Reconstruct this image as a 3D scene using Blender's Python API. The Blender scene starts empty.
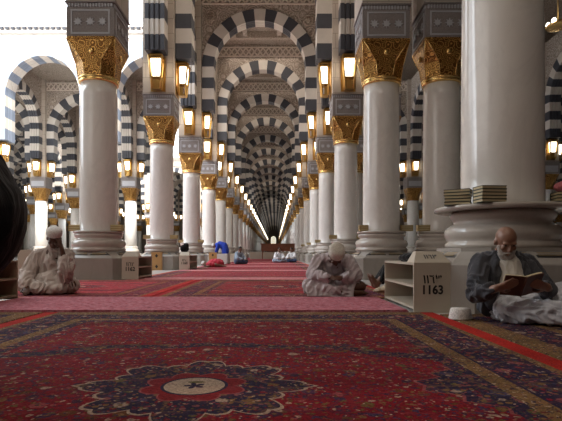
import bpy, bmesh, math, random
from mathutils import Vector, Matrix, noise
random.seed(7)
SC = bpy.context.scene
COL = SC.collection
PI = math.pi

# ------------------------------------------------------------------ nodes DSL
class NT:
    def __init__(s, name):
        s.m = bpy.data.materials.new(name); s.m.use_nodes = True
        s.t = s.m.node_tree; s.t.nodes.clear()
        s.out = s.t.nodes.new('ShaderNodeOutputMaterial')
    def n(s, typ, **kw):
        nd = s.t.nodes.new(typ)
        for k, v in kw.items(): setattr(nd, k, v)
        return nd
    def put(s, sock, v):
        if isinstance(v, bpy.types.NodeSocket): s.t.links.new(v, sock)
        elif isinstance(v, (tuple, list)):
            v = tuple(v)
            if sock.type == 'RGBA' and len(v) == 3: v = v + (1,)
            sock.default_value = v
        else:
            if sock.type == 'RGBA': v = (v, v, v, 1)
            sock.default_value = v
    def ma(s, op, a, b=0.0, c=0.0):
        nd = s.n('ShaderNodeMath', operation=op)
        s.put(nd.inputs[0], a); s.put(nd.inputs[1], b); s.put(nd.inputs[2], c)
        return nd.outputs[0]
    def mix(s, f, a, b, mode='MIX'):
        nd = s.n('ShaderNodeMixRGB', blend_type=mode)
        s.put(nd.inputs[0], f); s.put(nd.inputs[1], a); s.put(nd.inputs[2], b)
        return nd.outputs[0]
    def obj(s):
        return s.n('ShaderNodeTexCoord').outputs['Object']
    def mapping(s, v, scale=(1,1,1), loc=(0,0,0), rot=(0,0,0)):
        nd = s.n('ShaderNodeMapping'); s.put(nd.inputs[0], v)
        nd.inputs['Scale'].default_value = scale; nd.inputs['Location'].default_value = loc
        nd.inputs['Rotation'].default_value = rot
        return nd.outputs[0]
    def noise(s, v, scale=5, det=3, rough=.5, dist=0.0):
        nd = s.n('ShaderNodeTexNoise'); s.put(nd.inputs['Vector'], v)
        nd.inputs['Scale'].default_value = scale; nd.inputs['Detail'].default_value = det
        nd.inputs['Roughness'].default_value = rough; nd.inputs['Distortion'].default_value = dist
        return nd.outputs
    def vor(s, v, scale=5, feature='F1', rnd=1.0):
        nd = s.n('ShaderNodeTexVoronoi', feature=feature); s.put(nd.inputs['Vector'], v)
        nd.inputs['Scale'].default_value = scale
        nd.inputs['Randomness'].default_value = rnd
        return nd.outputs
    def ramp(s, f, stops, interp='LINEAR'):
        nd = s.n('ShaderNodeValToRGB'); s.put(nd.inputs[0], f)
        cr = nd.color_ramp; cr.interpolation = interp
        while len(cr.elements) < len(stops): cr.elements.new(.5)
        for e, (p, c) in zip(cr.elements, stops):
            e.position = p; e.color = tuple(c) + (1,) if len(c) == 3 else c
        return nd.outputs[0]
    def sep(s, v):
        nd = s.n('ShaderNodeSeparateXYZ'); s.put(nd.inputs[0], v); return nd.outputs
    def comb(s, x, y, z=0.0):
        nd = s.n('ShaderNodeCombineXYZ')
        s.put(nd.inputs[0], x); s.put(nd.inputs[1], y); s.put(nd.inputs[2], z)
        return nd.outputs[0]
    def bump(s, h, strength=.5, dist=.01):
        nd = s.n('ShaderNodeBump'); s.put(nd.inputs['Height'], h)
        nd.inputs['Strength'].default_value = strength; nd.inputs['Distance'].default_value = dist
        return nd.outputs[0]
    def bsdf(s, color, rough=.5, metal=0.0, normal=None, emit=None, estr=0.0, spec=.5, coat=0.0, sheen=0.0):
        nd = s.n('ShaderNodeBsdfPrincipled')
        s.put(nd.inputs['Base Color'], color); s.put(nd.inputs['Roughness'], rough)
        s.put(nd.inputs['Metallic'], metal); s.put(nd.inputs['Specular IOR Level'], spec)
        if normal is not None: s.put(nd.inputs['Normal'], normal)
        if emit is not None:
            s.put(nd.inputs['Emission Color'], emit); s.put(nd.inputs['Emission Strength'], estr)
        nd.inputs['Coat Weight'].default_value = coat
        nd.inputs['Sheen Weight'].default_value = sheen
        s.t.links.new(nd.outputs[0], s.out.inputs[0])
        return s.m

def simple(name, color, rough=.6, metal=0.0, var=.12, scale=8, bump=0.0, bscale=40, **kw):
    t = NT(name); o = t.obj()
    nz = t.noise(o, scale, 4)[0]
    f = t.ma('MULTIPLY_ADD', nz, 2*var, 1-var)
    c = t.mix(1.0, color, t.comb(f, f, f), 'MULTIPLY')
    nm = t.bump(t.noise(o, bscale, 3)[0], bump, .01) if bump else None
    return t.bsdf(c, rough, metal, nm, **kw)

def m_marble(name, base=(.76,.725,.675), vein=(.50,.46,.43), rough=.12, vs=1.2):
    t = NT(name); o = t.obj()
    inf = t.n('ShaderNodeObjectInfo').outputs['Location']
    va = t.n('ShaderNodeVectorMath', operation='ADD'); t.put(va.inputs[0], o); t.put(va.inputs[1], inf)
    v = t.mapping(va.outputs[0], (1,1,.55), rot=(.5,.3,0))
    a = t.noise(v, vs, 8, .62, 2.2)[0]
    b = t.noise(v, vs*3.3, 6, .6, 1.2)[0]
    va1 = t.ramp(a, [(.44,(0,0,0)),(.497,(1,1,1)),(.51,(1,1,1)),(.57,(0,0,0))])
    vb1 = t.ramp(b, [(.40,(0,0,0)),(.62,(1,1,1))])
    c = t.mix(t.ma('MULTIPLY', va1, .16), base, vein)
    c = t.mix(t.ma('MULTIPLY', vb1, .22), c, tuple(x*.86 for x in base))
    return t.bsdf(c, rough, 0, spec=.5)

def m_carved(name, base, dark, scale=5.0, strength=.9):
    t = NT(name); o = t.obj()
    w = t.noise(o, 3, 2)[1]
    v = t.mix(.10, o, w)
    e = t.vor(v, scale*.62)[0]
    ring = t.ma('MULTIPLY_ADD', t.ma('SINE', t.ma('MULTIPLY', e, 34.0)), .5, .5)
    f = t.vor(v, scale*2.6)[0]
    ring2 = t.ma('MULTIPLY_ADD', t.ma('SINE', t.ma('MULTIPLY', f, 12.0)), .5, .5)
    h = t.ma('ADD', t.ma('MULTIPLY', ring, .55), t.ma('MULTIPLY', ring2, .45))
    c = t.mix(h, dark, base)
    return t.bsdf(c, .7, 0, t.bump(h, strength, .03))

def m_gold(name, base=(.86,.50,.15), dark=(.19,.085,.022), scale=19, rough=.34):
    t = NT(name); o = t.obj()
    w = t.noise(o, 5, 2)[1]
    v = t.mix(.06, o, w)
    e = t.vor(v, scale, 'DISTANCE_TO_EDGE')[0]
    g = t.vor(v, scale*1.9)[0]
    line = t.ramp(t.ma('SINE', t.ma('MULTIPLY', t.vor(v, scale*.42)[0], 30.0)), [(.30,(0,0,0)),(.75,(1,1,1))])
    dot = t.ramp(g, [(.15,(1,1,1)),(.34,(0,0,0))])
    h = t.ma('MAXIMUM', line, t.ma('MULTIPLY', dot, .9))
    c = t.mix(h, dark, base)
    return t.bsdf(c, rough, .85, t.bump(h, .9, .02))

def m_blocks(name, base):
    t = NT(name); o = t.obj(); x, y, z = t.sep(o)
    br = t.n('ShaderNodeTexBrick'); br.offset = .5
    t.put(br.inputs['Vector'], t.comb(t.ma('ADD', x, y), z))
    br.inputs['Scale'].default_value = 1.0
    br.inputs['Color1'].default_value = base + (1,)
    br.inputs['Color2'].default_value = tuple(c*.88 for c in base) + (1,)
    br.inputs['Mortar'].default_value = tuple(c*.5 for c in base) + (1,)
    br.inputs['Mortar Size'].default_value = .008
    br.inputs['Brick Width'].default_value = .9; br.inputs['Row Height'].default_value = .48
    nz = t.ma('MULTIPLY_ADD', t.noise(o, 3, 5)[0], .3, .85)
    return t.bsdf(t.mix(1.0, br.outputs[0], t.comb(nz,nz,nz), 'MULTIPLY'), .55)

M = {}
M['marble'] = m_marble('polished_white_marble')
M['marble_base'] = m_marble('polished_base_marble', (.50,.45,.395), (.33,.30,.26), .12, 1.6)
M['marble_plinth'] = m_marble('honed_plinth_marble', (.35,.32,.285), (.24,.215,.19), .2, 1.4)
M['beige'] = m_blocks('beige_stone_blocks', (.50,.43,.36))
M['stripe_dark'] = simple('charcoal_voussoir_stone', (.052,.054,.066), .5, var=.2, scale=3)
M['stripe_dark_sunlit'] = simple('charcoal_stone_painted_sunlit', (.20,.235,.30), .5, var=.1, scale=3)  # court copy of the charcoal stone, sunlight mixed into its colour
M['stripe_light'] = simple('cream_voussoir_stone', (.60,.55,.49), .55, var=.12, scale=3)
M['carved'] = m_carved('carved_plaster', (.56,.48,.41), (.20,.16,.125), 3.6)
M['frieze'] = m_carved('carved_frieze_plaster', (.60,.51,.42), (.24,.19,.15), 6)
M['impost'] = m_carved('grey_metal_impost', (.26,.23,.22), (.19,.165,.155), 14, .25)
M['impost_relief'] = simple('pale_impost_relief', (.43,.43,.45), .45, .2)
M['frieze_bar'] = simple('pale_frieze_lattice', (.72,.63,.54), .6, var=.1)
M['gold'] = m_gold('gilded_arabesque')
M['gold_plain'] = simple('plain_gilded_metal', (.83,.55,.20), .25, .9)
M['gold_lantern'] = simple('gilded_lantern_metal', (.50,.30,.09), .3, .85)
M['brass_grille'] = simple('brass_vent', (.42,.30,.12), .35, .8)
M['dark_vent'] = simple('black_vent_recess', (.015,.012,.01), .6)
def m_glow(name, col, s):
    t = NT(name); o = t.obj()
    f = t.ma('MULTIPLY_ADD', t.noise(o, 6, 2)[0], .5, .75)
    return t.bsdf((.9,.85,.7), .4, emit=t.mix(1.0, col, t.comb(f,f,f), 'MULTIPLY'), estr=s)
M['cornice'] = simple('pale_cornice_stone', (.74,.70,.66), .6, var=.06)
M['glow'] = m_glow('lit_lantern_glass', (1.0,.90,.72), 6.5)
M['ceiling'] = m_carved('carved_ceiling_plaster', (.42,.36,.30), (.22,.18,.145), 3)
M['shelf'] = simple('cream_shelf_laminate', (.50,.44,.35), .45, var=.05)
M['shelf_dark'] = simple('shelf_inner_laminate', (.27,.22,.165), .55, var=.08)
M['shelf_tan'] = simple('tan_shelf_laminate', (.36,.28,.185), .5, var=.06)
M['wood'] = simple('red_brown_wood', (.22,.07,.03), .4, var=.3, scale=5)
M['ink'] = simple('black_ink', (.008,.008,.008), .6)
M['ink_grey'] = simple('faded_ink', (.10,.10,.11), .6)
M['cover'] = simple('dark_green_book_cover', (.035,.045,.03), .5)
M['cover_brown'] = simple('brown_leather_cover', (.10,.035,.018), .45)
M['pages'] = simple('cream_gilt_pages', (.62,.52,.32), .6)
M['floor'] = m_marble('pale_marble_floor', (.62,.60,.58), (.45,.43,.42), .2, .5)

# cloths / skin
def m_cloth(name, col, var=.20, fold=.8, rough=.9, weave=220):
    t = NT(name); o = t.obj()
    a = t.noise(t.mapping(o, (9,9,3.2), rot=(.25,.15,.1)), 1.0, 3, .55, 1.1)[0]
    f = t.ma('MULTIPLY_ADD', a, 2*var, 1-var)
    c = t.mix(1.0, col, t.comb(f,f,f), 'MULTIPLY')
    h = t.ma('ADD', a, t.ma('MULTIPLY', t.noise(o, weave, 1)[0], .03))
    return t.bsdf(c, rough, 0, t.bump(h, fold, .03), sheen=.15, spec=.2)
M['robe_rose'] = m_cloth('pale_rose_cotton', (.55,.475,.43))
M['robe_mauve'] = m_cloth('grey_mauve_cotton', (.44,.375,.38))
M['white_cotton'] = m_cloth('white_cotton', (.66,.65,.66))
M['white_trouser'] = m_cloth('bluish_white_cotton', (.66,.67,.72), .25, 1.0)
M['shirt'] = m_cloth('cream_shirt', (.62,.58,.52))
M['jacket'] = m_cloth('charcoal_wool', (.058,.058,.066), .3)
M['black_cloth'] = m_cloth('black_cloth', (.006,.006,.007), .2)
M['blue_cloth'] = m_cloth('royal_blue_cloth', (.02,.05,.36), .2)
M['red_cloth'] = m_cloth('crimson_cloth', (.42,.03,.05), .25)
M['pink_cloth'] = m_cloth('pink_cloth', (.55,.17,.19), .3)
M['navy_cloth'] = m_cloth('navy_cloth', (.05,.07,.13), .2)
M['grey_cloth'] = m_cloth('grey_blue_cloth', (.30,.36,.44), .2)
M['beige_cloth'] = m_cloth('beige_cloth', (.50,.40,.28), .2)
def m_knit(name, col):
    t = NT(name); o = t.obj()
    v = t.vor(o, 90)[0]
    c = t.mix(t.ramp(v, [(.3,(0,0,0)),(.7,(1,1,1))]), col, tuple(x*.72 for x in col))
    return t.bsdf(c, .9, 0, t.bump(v, .5, .004))
M['cap'] = m_knit('white_crochet', (.74,.70,.66))
M['cap_cream'] = m_knit('cream_crochet', (.62,.57,.48))
M['skin_dark'] = simple('deep_brown_skin', (.085,.034,.018), .5, var=.12, scale=14)
M['skin_brown'] = simple('brown_skin', (.17,.085,.055), .45, var=.15, scale=14)
M['skin_tan'] = simple('tanned_skin', (.25,.13,.085), .42, var=.15, scale=14)
M['beard'] = simple('grey_white_beard', (.52,.49,.46), .9, var=.3, scale=60, bump=.8, bscale=120)
M['hair'] = simple('black_hair', (.012,.010,.009), .7, bump=.6, bscale=90)

# ------------------------------------------------------------------ mesh helpers
def new_obj(name, bm, mats, parent=None, smooth=False, loc=None, rotz=0):
    me = bpy.data.meshes.new(name)
    bmesh.ops.recalc_face_normals(bm, faces=bm.faces[:])
    bm.to_mesh(me); bm.free()
    if not isinstance(mats, (list, tuple)): mats = [mats]
    for m in mats: me.materials.append(m)
    if smooth:
        for p in me.polygons: p.use_smooth = True
    o = bpy.data.objects.new(name, me); COL.objects.link(o)
    if parent: o.parent = parent
    if loc is not None: o.location = loc
    if rotz: o.rotation_euler = (0,0,rotz)
    return o

def tag(o, label=None, cat=None, group=None, kind=None):
    if label: o['label'] = label
    if cat: o['category'] = cat
    if group: o['group'] = group
    if kind: o['kind'] = kind
    return o

def thing(name, label, cat, loc=(0,0,0), rotz=0, group=None):
    o = bpy.data.objects.new(name, None); COL.objects.link(o)
    o.empty_display_size = .1
    o.location = loc; o.rotation_euler = (0,0,rotz)
    return tag(o, label, cat, group)

def dup(root, loc, rotz=0, label=None, group=None, skip=()):
    r = root.copy(); COL.objects.link(r); r.location = loc; r.rotation_euler = (0,0,rotz)
    if label: r['label'] = label
    if group: r['group'] = group
    elif 'group' in r: del r['group']
    for ch in list(root.children):
        if ch.name.split('.')[0] in skip: continue
        c = ch.copy(); COL.objects.link(c); c.parent = r
        for g in ch.children:
            d = g.copy(); COL.objects.link(d); d.parent = c
    return r

def box(bm, x0, x1, y0, y1, z0, z1, mi=0):
    v = [bm.verts.new((x,y,z)) for z in (z0,z1) for y in (y0,y1) for x in (x0,x1)]
    for q in ((0,2,3,1),(4,5,7,6),(0,1,5,4),(2,6,7,3),(0,4,6,2),(1,3,7,5)):
        f = bm.faces.new([v[i] for i in q]); f.material_index = mi
    return v

def bbox(bm, x0, x1, y0, y1, z0, z1, b=.01, mi=0):
    """bevelled box"""
    t = bmesh.new(); box(t, x0,x1,y0,y1,z0,z1)
    bmesh.ops.bevel(t, geom=t.edges[:], offset=b, segments=2, profile=.6, affect='EDGES')
    merge(bm, t, mi)

def merge(bm, t, mi=0, mat=None):
    if mat is not None: t.transform(mat)
    vm = {v: bm.verts.new(v.co) for v in t.verts}
    for f in t.faces:
        try:
            nf = bm.faces.new([vm[v] for v in f.verts]); nf.material_index = mi if mi is not None else f.material_index
            nf.smooth = f.smooth
        except ValueError: pass
    t.free()

def lathe(bm, prof, seg=40, mi=0, cx=0, cy=0, rot=0, close=True, smooth=True):
    rings = []
    for r, z in prof:
        rings.append([bm.verts.new((cx+r*math.cos(rot+2*PI*k/seg), cy+r*math.sin(rot+2*PI*k/seg), z)) for k in range(seg)])
    for a, b in zip(rings, rings[1:]):
        for k in range(seg):
            f = bm.faces.new((a[k], a[(k+1)%seg], b[(k+1)%seg], b[k])); f.material_index = mi; f.smooth = smooth
    if close:
        f = bm.faces.new(rings[0][::-1]); f.material_index = mi
        f = bm.faces.new(rings[-1]); f.material_index = mi

def loft(bm, loops, mi=0, caps=True):
    rs = [[bm.verts.new(p) for p in L] for L in loops]
    n = len(rs[0])
    for a, b in zip(rs, rs[1:]):
        for k in range(n):
            f = bm.faces.new((a[k], a[(k+1)%n], b[(k+1)%n], b[k])); f.material_index = mi
    if caps:
        f = bm.faces.new(rs[0][::-1]); f.material_index = mi
        f = bm.faces.new(rs[-1]); f.material_index = mi

def octo(h, c, z):  # square half h, corner cut c
    return [(h,-h+c,z),(h,h-c,z),(h-c,h,z),(-h+c,h,z),(-h,h-c,z),(-h,-h+c,z),(-h+c,-h,z),(h-c,-h,z)]

def cyl(bm, p0, p1, r0, r1=None, seg=12, mi=0):
    r1 = r0 if r1 is None else r1
    p0, p1 = Vector(p0), Vector(p1); d = (p1-p0)
    q = d.to_track_quat('Z','Y').to_matrix()
    a = [bm.verts.new(p0+q@Vector((r0*math.cos(2*PI*k/seg), r0*math.sin(2*PI*k/seg),0))) for k in range(seg)]
    b = [bm.verts.new(p1+q@Vector((r1*math.cos(2*PI*k/seg), r1*math.sin(2*PI*k/seg),0))) for k in range(seg)]
    for k in range(seg):
        f = bm.faces.new((a[k],a[(k+1)%seg],b[(k+1)%seg],b[k])); f.material_index = mi; f.smooth = True
    f = bm.faces.new(a[::-1]); f.material_index = mi
    f = bm.faces.new(b); f.material_index = mi

# ------------------------------------------------------------------ camera
cam = bpy.data.cameras.new('camera'); co = bpy.data.objects.new('camera', cam); COL.objects.link(co)
co.location = (0,0,.55); co.rotation_euler = (PI/2,0,0)
cam.sensor_width = 36; cam.lens = 490/562*36
cam.shift_x = 6/562; cam.shift_y = 42.5/562
cam.clip_end = 600; cam.clip_start = .05
SC.camera = co

F, HX, HY, CH = 490., 275., 253., .55
def at(px, py, Y): return ((px-HX)*Y/F, Y, CH-(py-HY)*Y/F)

# ------------------------------------------------------------------ grid
SY = 5.85
YS = [4.70+SY*n for n in range(37)]
XL, XR = -3.79, 2.37
ZN, ZC, ZB, ZLEG, ZCEN, ZTOP = 4.15, 5.0, 5.72, 6.95, 8.90, 12.4

# ------------------------------------------------------------------ column
def pedestal_bm(h=.66, c=.15):
    bm = bmesh.new()
    loft(bm, [octo(h,c,0), octo(h,c,.44), octo(h-.01,c,.455), octo(h-.15,c*1.3,.56), octo(h-.17,c*1.35,.565), octo(h-.17,c*1.35,.60)])
    return bm
def vent_bms(h=.66):
    v, g = bmesh.new(), bmesh.new()
    for k in range(4):
        R = Matrix.Rotation(k*PI/2, 4, 'Z')
        for sgn in (-1,1):
            t = bmesh.new()
            # thin plate lying on the sloped shoulder
            def P(x, s, lift):  # s 0 bottom 1 top
                y = -(h-.01) + .16*s; z = .455+.105*s
                return (x, y - .55*lift, z+.84*lift)
            a, b_ = (.03, .44) if sgn > 0 else (-.44, -.03)
            a1, b1 = (.03, .33) if sgn > 0 else (-.33, -.03)
            vs = [t.verts.new(p) for p in (P(a,.45,-.01),P(b_,.45,-.01),P(b1,.98,-.01),P(a1,.98,-.01),P(a,.45,.008),P(b_,.45,.008),P(b1,.98,.008),P(a1,.98,.008))]
            for q in ((0,1,2,3),(4,5,6,7),(0,1,5,4),(1,2,6,5),(2,3,7,6),(3,0,4,7)): t.faces.new([vs[i] for i in q])
            merge(v, t, 0, R)
            for j in range(1,4):
                t = bmesh.new(); s = .5+.12*j
                x0, x1 = (min(a,b_)*1+.02, max(a1,b1)-.0) if sgn>0 else (min(a1,b1), max(a,b_)-.02)
                y = P(0,s,.008); box(t, x0, x1, y[1]-.005, y[1]+.005, y[2]-.002, y[2]+.004)
                merge(g, t, 0, R)
    return v, g
BASE_PROF = [(.55,.598),(.56,.63),(.535,.66),(.525,.67),(.55,.70),(.56,.75),(.545,.80),(.50,.83),(.47,.845),(.465,.87),(.485,.89),(.505,.92),(.50,.95),(.47,.97)]
def cap_bm():
    bm = bmesh.new()
    hs, cs, ht = .385, .385*.586, .49
    lo = octo(hs, cs, ZN+.12)
    mid = octo(.42, .225, ZN+.40)
    hi = octo(ht, .03, ZC-.05)
    loft(bm, [lo, mid, hi, octo(ht+.015,.03,ZC-.045), octo(ht+.015,.03,ZC)])
    return bm
def cap_trim_bm():
    bm = bmesh.new()
    lathe(bm, [(.385,ZN),(.415,ZN+.02),(.415,ZN+.045),(.39,ZN+.06),(.425,ZN+.08),(.425,ZN+.105),(.385,ZN+.13)], 32, 0)
    # facet edge ribs
    hs, cs, ht = .385, .385*.586, .49
    lo, mid, hi = octo(hs,cs,ZN+.12), octo(.42,.225,ZN+.40), octo(ht,.03,ZC-.05)
    for k in range(8):
        cyl(bm, lo[k], mid[k], .010, .010, 6); cyl(bm, mid[k], hi[k], .010, .012, 6)
    # scroll bosses on the four faces
    for k in range(4):
        t = bmesh.new(); bmesh.ops.create_icosphere(t, subdivisions=2, radius=.055)
        for f in t.faces: f.smooth = True
        merge(bm, t, 0, Matrix.Rotation(k*PI/2,4,'Z') @ Matrix.Translation((0,-.47,ZC-.28)) @ Matrix.Diagonal((1,.5,1.3,1)))
    return bm
def impost_bm():
    bm = bmesh.new()
    h = .49
    box(bm, -h,h,-h,h, ZC, ZB-.12)
    box(bm, -h-.03,h+.03,-h-.03,h+.03, ZB-.03, ZB)
    box(bm, -h+.02,h-.02,-h+.02,h-.02, ZB-.12, ZB-.03)
    return bm
def impost_relief_bm():
    bm = bmesh.new(); h = .49
    for k in range(4):
        t = bmesh.new(); z0, z1 = ZC+.08, ZB-.20
        w = .37
        box(t,-w-.03,w+.03,-h-.012,-h+.01,z1,z1+.03); box(t,-w-.03,w+.03,-h-.012,-h+.01,z0-.03,z0)
        box(t,-w-.03,-w,-h-.012,-h+.01,z0,z1); box(t,w,w+.03,-h-.012,-h+.01,z0,z1)
        zc = (z0+z1)/2
        for x in (-.25,0,.25):
            pts = []
            for j in range(16):
                r = .095 if j%2==0 else .05
                pts.append((x+r*math.cos(j*PI/8), r*math.sin(j*PI/8)+zc))
            a = [t.verts.new((p[0],-h-.02,p[1])) for p in pts]; b = [t.verts.new((p[0],-h+.01,p[1])) for p in pts]
            t.faces.new(a)
            for j in range(16): t.faces.new((a[j],a[(j+1)%16],b[(j+1)%16],b[j]))
        n = 15
        for j in range(n):
            x = -h+.03+(2*h-.06)*(j+.5)/n
            box(t, x-.018, x+.018, -h-.005, -h+.03, ZB-.11, ZB-.04)
        merge(bm, t, 0, Matrix.Rotation(k*PI/2,4,'Z'))
    return bm
def pier_bm(top=ZTOP):
    bm = bmesh.new(); box(bm, -.5,.5,-.5,.5, ZB, top)
    return bm

def shaft_bm():
    bm = bmesh.new()
    n = 12
    lathe(bm, [(.455,.965),(.455,.985),(.412,1.0),(.397,1.03)] + [(.395-.018*(k/n)**1.5, 1.03+(ZN-1.03)*k/n) for k in range(1,n+1)], 48, 0)
    return bm

def ring_bm(r=.52, thick=.035):
    bm = bmesh.new()
    lathe(bm, [(.44,.972),(r-.02,.968),(r,.975),(r,.972+thick),(r-.01,.98+thick),(.44,.98+thick)], 48, 0, close=False)
    return bm

def make_column(name, label, big=False, top=ZTOP):
    t = thing(name, label, 'column')
    new_obj('pedestal', pedestal_bm(.72 if big else .66), M['marble_plinth'], t)
    v, g = vent_bms(.72 if big else .66)
    vo = new_obj('vent', v, M['dark_vent'], t); new_obj('vent_bar', g, M['brass_grille'], vo)
    bm = bmesh.new(); lathe(bm, BASE_PROF, 56); new_obj('base_molding', bm, M['marble_base'], t)
    new_obj('ledge_ring', ring_bm(.66 if big else .52), M['marble_base'], t, False)
    new_obj('shaft', shaft_bm(), M['marble'], t)
    c = new_obj('capital', cap_bm(), M['gold'], t); new_obj('capital_trim', cap_trim_bm(), M['gold_plain'], c)
    b = new_obj('impost_block', impost_bm(), M['impost'], t); new_obj('relief_panel', impost_relief_bm(), M['impost_relief'], b)
    new_obj('pier', pier_bm(top), M['beige'], t)
    return t

def make_far_column(name, label):
    bm = bmesh.new()
    loft(bm, [octo(.70,.16,0), octo(.70,.16,.45), octo(.52,.2,.57), octo(.5,.2,.60)], 1)
    lathe(bm, [(.55,.6),(.56,.75),(.47,.85),(.50,.93),(.52,1.0),(.43,1.01)], 20, 2)
    lathe(bm, [(.41,1.0),(.392,ZN)], 24, 0)
    hs = .395
    lathe(bm, [(.43,ZN),(.43,ZN+.12)], 16, 3)
    loft(bm, [octo(hs,hs*.586,ZN+.12), octo(.44,.235,ZN+.4), octo(.53,.03,ZC)], 3)
    box(bm, -.53,.53,-.53,.53, ZC, ZB, 4)
    box(bm, -.43,.43,-.54,.54, ZC+.12, ZB-.25, 6)
    box(bm, -.5,.5,-.5,.5, ZB, ZTOP, 5)
    o = new_obj(name, bm, [M['marble'],M['marble_plinth'],M['marble_base'],M['gold'],M['impost'],M['beige'],M['impost_relief']])
    return tag(o, label, 'column')

ORD = ['nearest','second','third','fourth','fifth','sixth','seventh','eighth','ninth','tenth','eleventh','twelfth','thirteenth','fourteenth']
NEAR = 8
BX, BY = 2.33, 5.04
colA = make_column('marble_column', 'x')
colA.location = (XL, YS[1], 0)
colA['label'] = 'nearest white marble column of the left row, behind the man touching his face'
big = make_column('marble_column', 'huge pale marble column the man with the book leans against', big=True)
big.location = (BX, BY, 0)
def far_proto():
    global FARC
    FARC = None
far_proto()
def place_far(loc, label, group):
    global FARC
    if FARC is None:
        FARC = make_far_column('marble_column', label); o = FARC
    else:
        o = FARC.copy(); COL.objects.link(o)
    o.location = loc; o['label'] = label; o['group'] = group
    return o
COLS = []
for n in range(len(YS)):
    for side, x in (('left', XL), ('right', XR)):
        if n == 0:
            if side == 'left':
                continue
            continue
        if n == 1 and side == 'left': continue
        if n <= NEAR:
            if side == 'left':
                lab = '%s white marble column with gilded capital in the left row of the aisle' % ORD[n-1]
            elif n == 1:
                lab = 'pale marble column standing behind the low shelf numbered 1163, left one of the close pair'
            else:
                lab = '%s white marble column in the right row of the aisle beyond the bowed reader' % ORD[n-2]
            dup(colA, (x-(.06 if (n==1 and side=='right') else 0), YS[n] + (.1 if n==1 else 0), 0), 0, lab)
        else:
            place_far((x, YS[n], 0), 'small distant white column in the long %s row toward the far wall' % side, 'distant columns of the %s row' % side)
# second row of the close pair at right
dup(colA, (3.60, YS[1]+.05, 0), 0, 'pale marble column to the right of its twin, partly hidden by the huge column')
for n in (2,3):
    dup(colA, (3.60, YS[n], 0), 0, '%s column of the hidden second right row, glimpsed in a gap between shafts' % ORD[n-1])

# ------------------------------------------------------------------ arches (span along local X)
def arch_band_bm(half, zc=None, fz=1.0, front=False):
    """legs and ring of alternating voussoirs, span centred on x=0; returns bm with mats 0 light 1 dark"""
    ro = half - .47; ri = ro - .53
    if front: ro = ri + .86
    zc = ZCEN if zc is None else zc
    T = .54 if front else .31
    prof = [(ro,-T),(ri,-T)]
    for g in (-.155,0,.155): prof += [(ri,g-.028),(ri+.05,g-.022),(ri+.05,g+.022),(ri,g+.028)]
    prof += [(ri,T),(ro,T)]
    bm = bmesh.new()
    # stations: list of (fn r -> (x,z)), material for segment following
    st = []
    for sgn in (-1,1):
        st = []
        for k in range(5):
            z = ZLEG + (zc-ZLEG)*k/4
            st.append((lambda r, z=z: (sgn*r, z), (1 if k%2==0 else 0)))
        # arc from 90deg down to 0
        cuts = [90,78,66,54,42,30,18,6,0]
        for i, (a, b) in enumerate(zip(cuts, cuts[1:])):
            mt = 1 if i%2==0 else 0
            sub = 3 if b else 2
            for j in range(sub):
                ang = math.radians(a+(b-a)*j/sub)
                if i == 0 and j == 0:
                    st[-1] = (lambda r: (sgn*r, zc), 1); continue
                st.append((lambda r, ang=ang: (sgn*r*math.sin(ang), zc+r*math.cos(ang)*fz), mt))
        st.append((lambda r: (0, zc+r*fz), 0))
        rings = []
        for fn, mt in st:
            rings.append([bm.verts.new((fn(r)[0], y, fn(r)[1])) for r, y in prof])
        n = len(prof)
        for i in range(len(rings)-1):
            for k in range(n):
                f = bm.faces.new((rings[i][k], rings[i][(k+1)%n], rings[i+1][(k+1)%n], rings[i+1][k])); f.material_index = st[i][1]
        bm.faces.new(rings[0]).material_index = 1
    bmesh.ops.remove_doubles(bm, verts=bm.verts, dist=.0005)
    return bm, ro, ri
def spandrel_bm(ro, top, zc, fz):
    bm = bmesh.new(); T = .25; n = 28
    pts = []
    for k in range(n+1):
        a = -PI/2 + PI*k/n
        pts.append((ro*math.sin(a), zc+ro*math.cos(a)*fz-.03))
    for y in (-T, T):
        lo = [bm.verts.new((p[0],y,p[1])) for p in pts]; hi = [bm.verts.new((p[0],y,top)) for p in pts]
        for k in range(n): bm.faces.new((lo[k],lo[k+1],hi[k+1],hi[k]))
    return bm
def frieze_bm(ro, z0, z1):
    bm = bmesh.new()
    for s in (-1,1):
        y0, y1 = (-.31,-.24) if s<0 else (.24,.31)
        box(bm, -ro,ro, y0,y1, z0, z0+.05); box(bm,-ro,ro,y0,y1,z1-.05,z1)
        n = 16; w = 2*ro/n
        for k in range(n):
            x = -ro+w*k
            for q in (0,1):
                t = bmesh.new()
                box(t, -.035,.035, y0+(.01 if s<0 else 0), y1-(0 if s<0 else .01), -.02, math.hypot(w, z1-z0-.1)*.98)
                ang = math.atan2(w, z1-z0-.1)*(1 if q==0 else -1)
                merge(bm, t, 0, Matrix.Translation((x if q==0 else x+w,0,z0+.05))@Matrix.Rotation(ang,4,'Y'))
    return bm
def roundel_bm(x, z, s):
    bm = bmesh.new()
    if True:
        t = bmesh.new()
        lathe(t, [(.26,0),(.26,.05),(.20,.05),(.18,.02),(.14,.02),(.12,.07),(.05,.10),(.001,.105)], 20)
        merge(bm, t, 0, Matrix.Translation((x, s*.25, z))@Matrix.Rotation(s*-PI/2,4,'X'))
    return bm
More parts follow.
